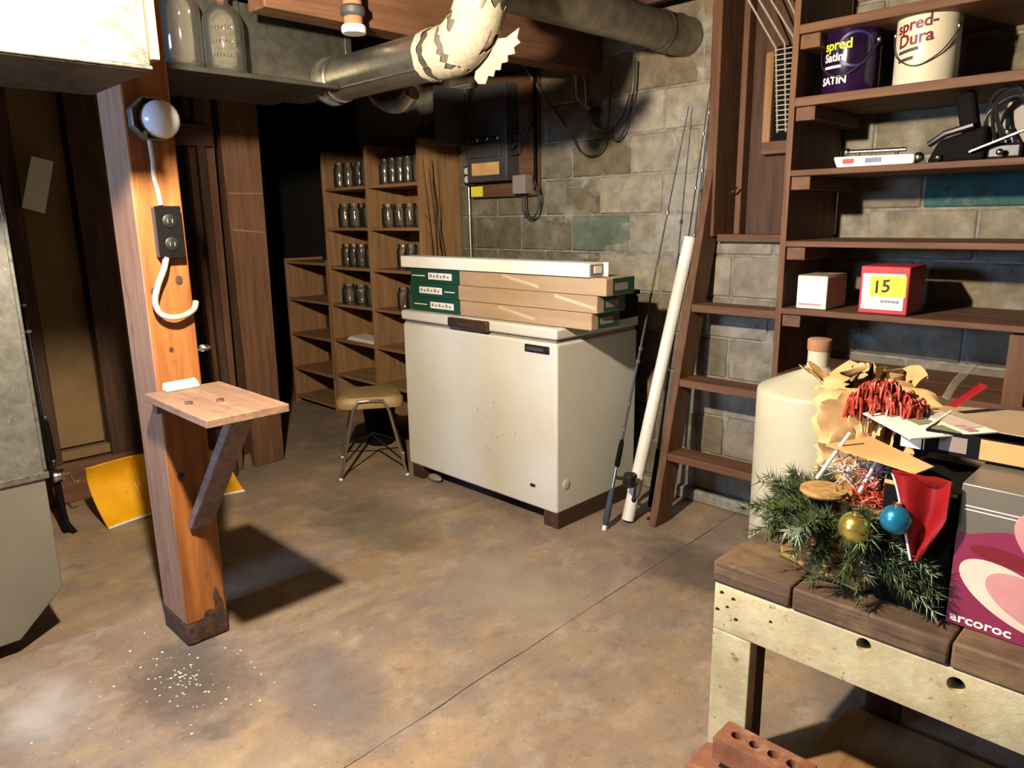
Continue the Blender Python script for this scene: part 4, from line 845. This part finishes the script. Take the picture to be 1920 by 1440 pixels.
build('white_panel', MB().hexa([(-0.665,2.935,1.66),(-0.575,2.935,1.66),(-0.575,2.94,1.66),(-0.665,2.94,1.66),(-0.64,2.935,1.79),(-0.555,2.935,1.80),(-0.555,2.94,1.80),(-0.64,2.94,1.79)]), mGreyBox, bg)

# boxes on the shelf at waist height
wx = thing('small_carton', 'small plain white carton at the left end of the shelf', 'box', (-1.17, 2.88, 1.09))
build('carton', MB().box(-1.232, -1.117, 2.80, 2.99, 1.0915, 1.216), mPaper, wx, bevel=0.003)
build('print_line', MB().box(-1.222, -1.135, 2.7992, 2.801, 1.105, 1.112), mRose, wx)
build('top_flap', MB().box(-1.23, -1.119, 2.802, 2.985, 1.2155, 1.219), mCard, wx)
rx = thing('red_box', 'red box with yellow price sticker reading 15 on the shelf', 'box', (-0.92, 2.88, 1.09))
build('carton', MB().box(-1.0, -0.834, 2.80, 2.98, 1.0915, 1.262), mRedP, rx, bevel=0.004)
st = build('white_label', MB().box(-0.990, -0.848, 2.7985, 2.801, 1.108, 1.236), mPaper, rx)
build('yellow_sticker', MB().box(-0.962, -0.842, 2.7972, 2.7995, 1.155, 1.228), mYellowT, st)
build('price', text_mb('15', 0.062, lambda x, y, z: Vector((-0.955+x, 2.7968-z*0.4, 1.165+y+0.15*x)), bold=0.001), mInk, st, fix=False)
build('small_print', text_mb('=====', 0.022, lambda x, y, z: Vector((-0.925+x, 2.798-z*0.4, 1.13+y)), bold=0.0004), mInk, st, fix=False)

# ------------------------------------------------------------------ carboy
cy = thing('carboy', 'large cream plastic carboy with corked neck behind the workbench', 'carboy', (-0.955, 2.37, 0))
CX = (-0.955, 2.37, 0.0); CRr = 0.185
build('barrel', MB().lathe([(0.0,0.0),(CRr*0.93,0.0),(CRr,0.02),(CRr,0.872),(CRr*0.985,0.884),(CRr*0.95,0.890),(CRr*0.55,0.925),(CRr*0.24,0.950),(CRr*0.20,0.962)], CX, 44), mCarboy, cy)
build('neck', MB().lathe([(0.036,0.945),(0.034,0.97),(0.034,1.035),(0.030,1.036)], CX, 24), mCarboy, cy)
build('cork', MB().lathe([(0.0355,1.015),(0.0375,1.02),(0.0375,1.05),(0.032,1.054),(0,1.054)], CX, 24), mCork, cy)
bcn = thing('small_tin', 'small tin with blue and white label behind the bench corner', 'tin', (-1.17, 2.42, 0.0))
build('tin_wall', MB().lathe([(0.04,0.0),(0.042,0.004),(0.042,0.10)], (-1.30,2.74,0.0), 24), mPaper, bcn)
build('blue_band', MB().lathe([(0.0425,0.055),(0.0425,0.10),(0.036,0.104),(0,0.104)], (-1.30,2.74,0.0), 24), mBlueCan, bcn)

# ------------------------------------------------------------------ workbench
wb_ = thing('workbench', 'rough workbench with cream painted frame and dark plank top', 'workbench', (-0.3, 1.85, 0))
BY = 1.574; BB = 2.12
for a, b, dz in ((-0.857, -0.656, 0), (-0.652, -0.322, -0.002), (-0.318, 0.0, 0.001), (0.004, 0.33, 0)):
    build('top_plank', MB().box(a, b, BY-0.004, BB, 0.538, 0.596+dz), mTop, wb_, bevel=0.006)
ap = build('front_apron', MB().box(-0.853, 0.33, BY, BY+0.04, 0.408, 0.536), mCream, wb_, bevel=0.003)
HOLES = ((-0.486, 0.515, .013), (-0.303, 0.503, .014), (-0.832, 0.512, .005), (-0.80, 0.505, .005), (-0.815, 0.478, .004), (-0.842, 0.462, .005), (-0.79, 0.452, .005), (-0.70, 0.483, .004))
hm = MB()
for (x, z, r) in HOLES: hm.cyl((x, BY-0.02, z), (x, BY+0.06, z), r*1.25, n=14)
cut(ap, hm)
build('hole_shade_sheet', MB().box(-0.845, 0.32, BY+0.041, BY+0.046, 0.42, 0.53), mHole, wb_)  # dark sheet added so the holes show their inner shade
for x, rr_ in ((-0.853, 0), (0.225, 0)):
    build('leg', MB().box(x, x+0.105, BY, BY+0.04, 0.0, 0.406), mCream, wb_, bevel=0.003)
    build('leg', MB().box(max(x, -0.62), max(x, -0.62)+0.09, BB-0.05, BB-0.01, 0.0, 0.536), mDark['z'], wb_, bevel=0.003)
    build('leg_return', MB().box(x+0.035, x+0.105, BY+0.041, BY+0.09, 0.0, 0.536), mDark['z'], wb_, bevel=0.003)
    build('end_rail', MB().box(x+0.02, x+0.06, BY+0.095, BB-0.055, 0.42, 0.536), mDark['y'], wb_, bevel=0.003)
lsf = build('lower_board', MB().box(-0.66, 0.33, BY+0.06, BB-0.06, 0.002, 0.022), mBrown['y'], bevel=0.003)
tag(lsf, 'wide brown board lying on the floor under the workbench', 'board')
for k, (x, y) in enumerate(((-0.56,1.72),(-0.49,1.73),(-0.53,1.68))):
    o = build('paper_scrap', MB().box(x, x+0.018, y, y+0.008, 0.0225, 0.027), mPaper); tag(o, ('small white scrap on the left of the floor board', 'larger white scrap on the floor board under the bench', 'tiny white scrap at the front of the floor board')[k], 'scrap')
bk = build('brick', MB().box(-0.79, -0.56, 1.487, 1.569, 0.103, 0.165), mBrick, loc=(-0.675, 1.528, 0.103))
hm = MB()
for x in (-0.748, -0.70, -0.652, -0.604): hm.cyl((x, 1.532, 0.12), (x, 1.532, 0.20), 0.0145, n=14)
cut(bk, hm)
tag(bk, 'orange-red brick with round holes stacked in front of the bench leg', 'brick')
b_2 = build('brick', MB().hexa([(-0.87,1.46,0),(-0.58,1.46,0),(-0.58,1.570,0),(-0.87,1.570,0),(-0.855,1.47,0.06),(-0.58,1.465,0.102),(-0.58,1.569,0.102),(-0.85,1.569,0.075)]), mBrick, bevel=0.008); tag(b_2, 'broken red brick at the foot of the front bench leg', 'brick')

# ------------------------------------------------------------------ things on the workbench
TZ = 0.5975
ws = thing('christmas_basket', 'evergreen christmas basket with wicker handle on the workbench', 'basket', (-0.60, 1.80, TZ))
BC = Vector((-0.615, 1.755, TZ))
build('wicker_bowl', MB().lathe([(0.0,0.0),(0.10,0.0),(0.125,0.05),(0.135,0.10),(0.142,0.105),(0.142,0.115),(0.13,0.115),(0.115,0.05),(0.09,0.012),(0.0,0.012)], BC, 28), mWicker, ws)
for k in range(4):
    z = 0.02+0.022*k; build('weave_band', MB().tube([BC+Vector(((0.112+0.007*k)*math.cos(a),(0.112+0.007*k)*math.sin(a),z)) for a in [2*math.pi*i/28 for i in range(29)]], 0.006, 6), mWicker, ws)
build('wood_disc', MB().lathe([(0.0,0.0),(0.052,0.0),(0.056,0.006),(0.054,0.014),(0,0.014)], BC+Vector((-0.05,-0.01,0.178)), 24), mWicker, ws)
for a, b in (((-0.705,1.80,0.79),(-0.635,1.80,0.925)), ((-0.60,1.80,0.78),(-0.565,1.80,0.875))):
    build('handle_stick', MB().tube([a, b], [0.005, 0.0045], 8), mPVC, ws)
# sprays of needles: each spray a stem with its needles
def spray(base, d, L, seed, m, nn=90, nl=0.038):
    rr = random.Random(seed); d = Vector(d).normalized(); s = MB(); base = Vector(base)
    side = d.orthogonal().normalized(); bend = Vector((0,0,-1))
    pts = [base + d*(L*t) + bend*(0.25*L*t*t) for t in [i/6 for i in range(7)]]
    s.tube(pts, [0.0025]*6+[0.001], 4)
    for k in range(nn):
        t = rr.uniform(0.05, 1.0); i = min(5, int(t*6)); p = pts[i] + (pts[i+1]-pts[i])*(t*6-i)
        ax = (pts[i+1]-pts[i]).normalized(); o = ax.orthogonal().normalized(); o.rotate(Matrix.Rotation(rr.uniform(0, 6.28), 3, ax))
        nd = (ax*rr.uniform(0.4, 0.9) + o).normalized()*nl*rr.uniform(0.7, 1.1); wv = ax.cross(nd).normalized()*0.0021
        n0 = len(s.v); s.v += [p-wv, p+wv, p+nd]; s.f.append([n0, n0+1, n0+2]); s.m.append(0)
    return build('pine_spray', s, m, ws, fix=False)
ns = 0
build('straw_tray', MB().hexa([(-0.745,1.70,TZ),(-0.53,1.642,TZ),(-0.44,1.80,TZ),(-0.70,1.86,TZ),(-0.745,1.70,TZ+0.03),(-0.53,1.642,TZ+0.03),(-0.44,1.80,TZ+0.03),(-0.70,1.86,TZ+0.03)]), mWicker, ws, bevel=0.004)
build('gold_cord', MB().tube([(-0.747,1.70,TZ+0.008),(-0.64,1.669,TZ+0.007),(-0.528,1.640,TZ+0.008)], 0.004, 6), mGold, ws)
for k in range(64):
    rr = random.Random(k+100); a = math.radians(rr.uniform(120, 372)); el = rr.uniform(0.05, 0.95)
    b = BC + Vector((0.07*math.cos(a), 0.06*math.sin(a), 0.10+rr.uniform(0, .05)))
    spray(b, (math.cos(a), math.sin(a)*0.8, el-0.2), rr.uniform(0.11, 0.19), k, mPine if k % 9 else mPineS, 110, 0.040)
for k in range(26):
    rr = random.Random(k+300); a = math.radians(rr.uniform(250, 350)); b = Vector((-0.60+0.07*math.cos(a)+rr.uniform(0,.10), 1.636, TZ+0.10+rr.uniform(0,.05)))
    spray(b, (math.cos(a), math.sin(a)*0.12, rr.uniform(-0.40, 0.25)), rr.uniform(0.08, 0.13), k+50, mPine if k % 6 else mPineS, 100)
def bauble(c, r, m, label):
    t = thing('bauble', label, 'bauble', (c[0], c[1], c[2]-r), 'christmas baubles')
    build('ball', MB().sphere(c, r, 28, 18), m, t)
    build('cap', MB().lathe([(r*0.28,0),(r*0.28,r*0.22),(r*0.2,r*0.27),(0,r*0.27)], Vector(c)+Vector((0,0,r*0.93)), 14), mSteel, t)
bauble((-0.532, 1.592, 0.774), 0.036, mGold, 'gold bauble hanging on the front of the evergreen basket')
bauble((-0.456, 1.604, 0.812), 0.032, mBlueB, 'blue bauble beside the gold one on the evergreen basket')
bauble((-0.752, 1.72, 0.735), 0.009, mGold, 'tiny gold bauble among the needles at the left of the basket')
ti = thing('red_tinsel', 'tuft of red and silver tinsel inside the evergreen basket', 'tinsel', (-0.58, 1.84, 0.74))
def fluff(name, c, rad, m, n, parent, seed, thick=0.0022, L=0.05):
    rr = random.Random(seed); s = MB()
    for k in range(n):
        p = Vector(c) + Vector((rr.gauss(0,1)*rad[0], rr.gauss(0,1)*rad[1], abs(rr.gauss(0,1))*rad[2]))
        d = Vector((rr.uniform(-1,1), rr.uniform(-1,1), rr.uniform(-.6,1))).normalized()*L*rr.uniform(.5,1); wv = d.orthogonal().normalized()*thick
        n0 = len(s.v); s.v += [p-wv, p+wv, p+d+wv*0.3, p+d-wv*0.3]; s.f.append([n0,n0+1,n0+2,n0+3]); s.m.append(0)
    o = build(name, s, m, parent, fix=False); o['kind'] = 'stuff'; return o
fluff('silver_strands', (-0.63,1.87,0.79), (0.035,0.025,0.03), mSilver, 170, ti, 1)
fluff('red_strands', (-0.565,1.80,0.755), (0.035,0.025,0.03), mTinsel, 170, ti, 2)

# black carton with the red bag over it
bx2 = thing('black_carton', 'tall black carton standing between basket and pink carton', 'box', (-0.44, 1.80, TZ))
build('carton', MB().box(-0.500, -0.358, 1.648, 1.90, TZ, 0.872), mBlackM, bx2, bevel=0.004)
for a in ((-0.500,-0.358,1.648,1.652),): build('front_rim', MB().box(a[0], a[1], a[2], a[3], 0.872, 0.880), mCardO, bx2)
rb = thing('red_gift_bag', 'red satin gift bag draped down the front of the black carton', 'gift bag', (-0.42, 1.68, 0.71))
def drape(u, v):
    xl = -0.480 + (0.060)*v**0.8; xr = -0.364 - 0.045*max(0, v-0.45)/0.55
    return (xl + (xr-xl)*u, 1.630 - 0.012*math.sin(u*7+v*2) - 0.012*v, 0.905 - 0.175*v + 0.03*u*(1-v)*0.3)
build('satin', MB().grid(drape, 14, 14, 0.003), mRedC, rb)
build('piping', MB().tube([Vector(drape(0, k/10))+Vector((0,-0.002,0)) for k in range(11)], 0.003, 6), mPaper, rb)
build('fold', MB().grid(lambda u, v: (-0.480+0.116*u, 1.632-0.03*v+0.03*v*v, 0.905+0.012*math.sin(3.1*v)-0.012*v), 10, 6, 0.002), mRedC, rb)

# carton of glass dishes
ac = thing('dish_carton', 'pink and grey dish carton lettered arcoroc on the workbench', 'box', (-0.1, 1.8, TZ))
YF = 1.645; XA, XB = -0.352, 0.12
build('carton', MB().box(XA, XB, YF, 1.93, TZ, 0.91), mPinkG, ac, bevel=0.003)
pk = MB(); n = 16
pk.prism([(XA+0.001,TZ+0.002),(XB-0.001,TZ+0.002)] + [(XB-0.001-(XB-XA-0.002)*i/n, 0.815+0.012*math.sin(i*1.1)) for i in range(n+1)], YF-0.0012, YF+0.001, 'y')
build('pink_panel', pk, mPink, ac)
def oval(cx, cz, rx, rz, rot, k0=1.0):
    return [(cx + rx*k0*math.cos(a)*math.cos(rot) - rz*k0*math.sin(a)*math.sin(rot), cz + rx*k0*math.cos(a)*math.sin(rot) + rz*k0*math.sin(a)*math.cos(rot)) for a in [2*math.pi*i/36 for i in range(36)]]
def clipx(p): return [(max(XA+0.002, min(XB-0.002, a)), b) for a, b in p]
build('dish_print', MB().prism(clipx(oval(-0.235,0.690,0.112,0.052,-0.45)), YF-0.0018, YF, 'y'), mPale, ac)
build('dish_print', MB().prism(clipx(oval(-0.205,0.688,0.09,0.045,-0.40)), YF-0.0024, YF, 'y'), mRose, ac)
build('dish_print', MB().prism(clipx(oval(-0.17,0.81,0.095,0.055,-0.6)), YF-0.0018, YF, 'y'), mRose, ac)
build('shade_print', MB().prism(clipx(oval(-0.265,0.772,0.06,0.016,-0.1)), YF-0.0020, YF, 'y'), mMaroon, ac)
for k in range(3): build('line_print', MB().box(XA+0.01, XB-0.05, YF-0.0014, YF, 0.855+0.008*k, 0.857+0.008*k), mPaper, ac) if k < 2 else None
build('lettering', text_mb('arcoroc', 0.038, lambda x, y, z: Vector((-0.345+x*0.92, YF-0.002-z*0.4, 0.607+y*0.75)), bold=0.0008), mPaper, ac, fix=False)
# open corrugated carton resting on both
oc = thing('open_carton', 'open brown carton with white printed flap on top of the bench boxes', 'box', (-0.2, 1.95, 0.915))
build('carton_front', MB().box(-0.470, 0.12, 1.800, 1.806, 0.9165, 0.968), mBlackM, oc)
build('front_sticker', MB().box(-0.44, -0.385, 1.7985, 1.801, 0.925, 0.96), mGreyBox, oc)
build('front_panel', MB().box(-0.360, 0.12, 1.7975, 1.801, 0.92, 0.965), mCardO, oc)
build('carton_back', MB().box(-0.470, 0.12, 2.04, 2.046, 0.9165, 0.968), mCard, oc)
build('carton_side', MB().box(-0.476, -0.470, 1.800, 2.046, 0.9165, 0.968), mPaper, oc)
build('carton_base', MB().box(-0.470, 0.12, 1.806, 2.04, 0.9165, 0.920), mCard, oc)
FP = [Vector((-0.635,1.875,0.957)), Vector((-0.478,1.722,0.957)), Vector((-0.345,1.885,0.963)), Vector((-0.555,2.04,0.963))]
z3 = Vector((0,0,0.003))
f1 = build('printed_flap', MB().hexa(FP + [v+z3 for v in FP]), mPaper, oc)
def on_flap(a, b):
    p = [v + Vector((0,0,0.0035)) for v in FP]
    return (p[0]*(1-a)+p[1]*a)*(1-b) + (p[3]*(1-a)+p[2]*a)*b
def patch(a0, a1, b0, b1, m):
    q = [on_flap(a0,b0), on_flap(a1,b0), on_flap(a1,b1), on_flap(a0,b1)]; z = Vector((0,0,0.0012))
    build('print_patch', MB().hexa(q + [v+z for v in q]), m, f1)
mOlive = mat('olive_print', (110,112,84), (136,136,104), rough=0.7)
patch(0.06, 0.62, 0.36, 0.60, mOlive); patch(0.70, 0.97, 0.40, 0.6, mOlive); patch(0.15, 0.85, 0.68, 0.97, mPale); patch(0.75, 0.95, 0.70, 0.82, mRose)
SF = [Vector((-0.345,1.885,0.963)), Vector((0.12,1.83,0.972)), Vector((0.12,2.14,1.0)), Vector((-0.555,2.04,0.963))]
build('side_flap', MB().hexa(SF + [v+z3 for v in SF]), mCard, oc)
IF = [Vector((-0.691,1.80,0.880)), Vector((-0.623,1.905,0.892)), Vector((-0.425,1.72,0.905)), Vector((-0.445,1.668,0.898))]
build('inner_flap', MB().hexa(IF + [v+z3 for v in IF]), mCardO, oc)
build('box_corner', MB().box(-0.52, -0.472, 1.80, 1.84, 0.9165, 0.955), mPaper, oc)
# crumpled paper bag with tinsel
pb_ = thing('paper_bag', 'crumpled brown paper bag stuffed with red tinsel behind the basket', 'bag', (-0.66, 2.02, TZ))
def bag(u, v):
    a = math.radians(-20) + 2*math.pi*u; r = 0.135*(0.9+0.25*v); z = TZ + 0.42*v
    k = mnoise.noise(Vector((math.cos(a)*2.2, math.sin(a)*2.2, v*3.1)))*0.05 - abs(mnoise.noise(Vector((math.cos(a)*3.6, math.sin(a)*3.6, v*5))))*0.11 + mnoise.noise(Vector((math.cos(a)*9, math.sin(a)*9, v*11)))*0.02
    if v > 0.85: r -= (v-0.85)*0.35
    return (-0.655 + (r*1.05+k)*math.cos(a), 2.03 + (r*0.7+k)*math.sin(a), z + (mnoise.noise(Vector((a*1.3, v*4, 2)))*0.05*v) + 0.03*math.cos(a-2.2)*v)
build('paper', MB().grid(bag, 110, 40, 0.002), mKraft, pb_, fix=False)
def crest(u, v):
    a = math.radians(60+150*u); r = 0.13 + 0.05*v
    k = mnoise.noise(Vector((u*6, v*3, 5)))*0.04
    return (-0.655 + (r+k)*math.cos(a)*1.05, 2.02 + (r*0.55+k)*math.sin(a), 0.98 + 0.09*v - 0.05*v*v + k)
build('crumpled_rim', MB().grid(crest, 26, 8, 0.002), mKraft, pb_, fix=False)
rr = random.Random(11); tl = MB()
for k in range(240):
    u_ = rr.uniform(-1,1); c = Vector((-0.60+.085*u_, 1.935+rr.gauss(0,.022), 0.955+.055*(1-u_*u_)*rr.uniform(0,1))); h = rr.uniform(.012,.035); d = Vector((rr.uniform(-.008,.008), rr.uniform(-.012,.012), 0))
    tl.tube([c-d, c-d*0.6+Vector((0,-.01,h)), c+d*0.6+Vector((0,-.016,h)), c+d*1.4+Vector((0,-.02,-.02))], 0.0032, 4, sm=2)
tlo = build('tinsel_tuft', tl, mTinsel, pb_); tlo['kind'] = 'stuff'
rc = build('red_ribbon', MB().hexa([(-0.475,1.98,0.985),(-0.455,1.97,0.985),(-0.405,2.0,1.035),(-0.425,2.01,1.04),(-0.475,1.984,0.988),(-0.455,1.974,0.988),(-0.40,2.004,1.042),(-0.42,2.014,1.046)]), mRedC, bevel=0.002)
tag(rc, 'short red ribbon end sticking up from the open carton', 'ribbon')
ps_ = build('plastic_strip', MB().tube([(-0.50,2.05,0.985),(-0.485,2.07,1.03),(-0.455,2.09,1.075)], 0.009, 8), mGlassD); tag(ps_, 'clear plastic strip standing up beside the red ribbon', 'plastic strip')

# ------------------------------------------------------------------ chips and grit swept around the post
rr = random.Random(77); ch = MB()
for k in range(130):
    a = rr.uniform(0, 6.28); d = abs(rr.gauss(0, 0.22)); x = -2.28 + d*math.cos(a)*1.0; y = 0.74 + d*math.sin(a)*0.75
    if -2.68 < x < -2.42 and 0.80 < y < 0.99: continue
    s = rr.uniform(0.0015, 0.006); p = Vector((x, y, 0.0005)); t = rr.uniform(0, 6.28)
    u = Vector((math.cos(t), math.sin(t), 0))*s; v = Vector((-math.sin(t), math.cos(t), 0))*s*rr.uniform(.4, 1); h = Vector((0,0,s*0.5))
    n0 = len(ch.v); ch.v += [p-u, p-v, p+u, p+v, p+h]; ch.f += [[n0,n0+1,n0+4],[n0+1,n0+2,n0+4],[n0+2,n0+3,n0+4],[n0+3,n0,n0+4],[n0+3,n0+2,n0+1,n0]]; ch.m += [0]*5
go = build('wood_chips', ch, mPaper, loc=(-2.28, 0.74, 0)); tag(go, 'pale wood chips and grit scattered around the post foot', 'debris', kind='stuff')
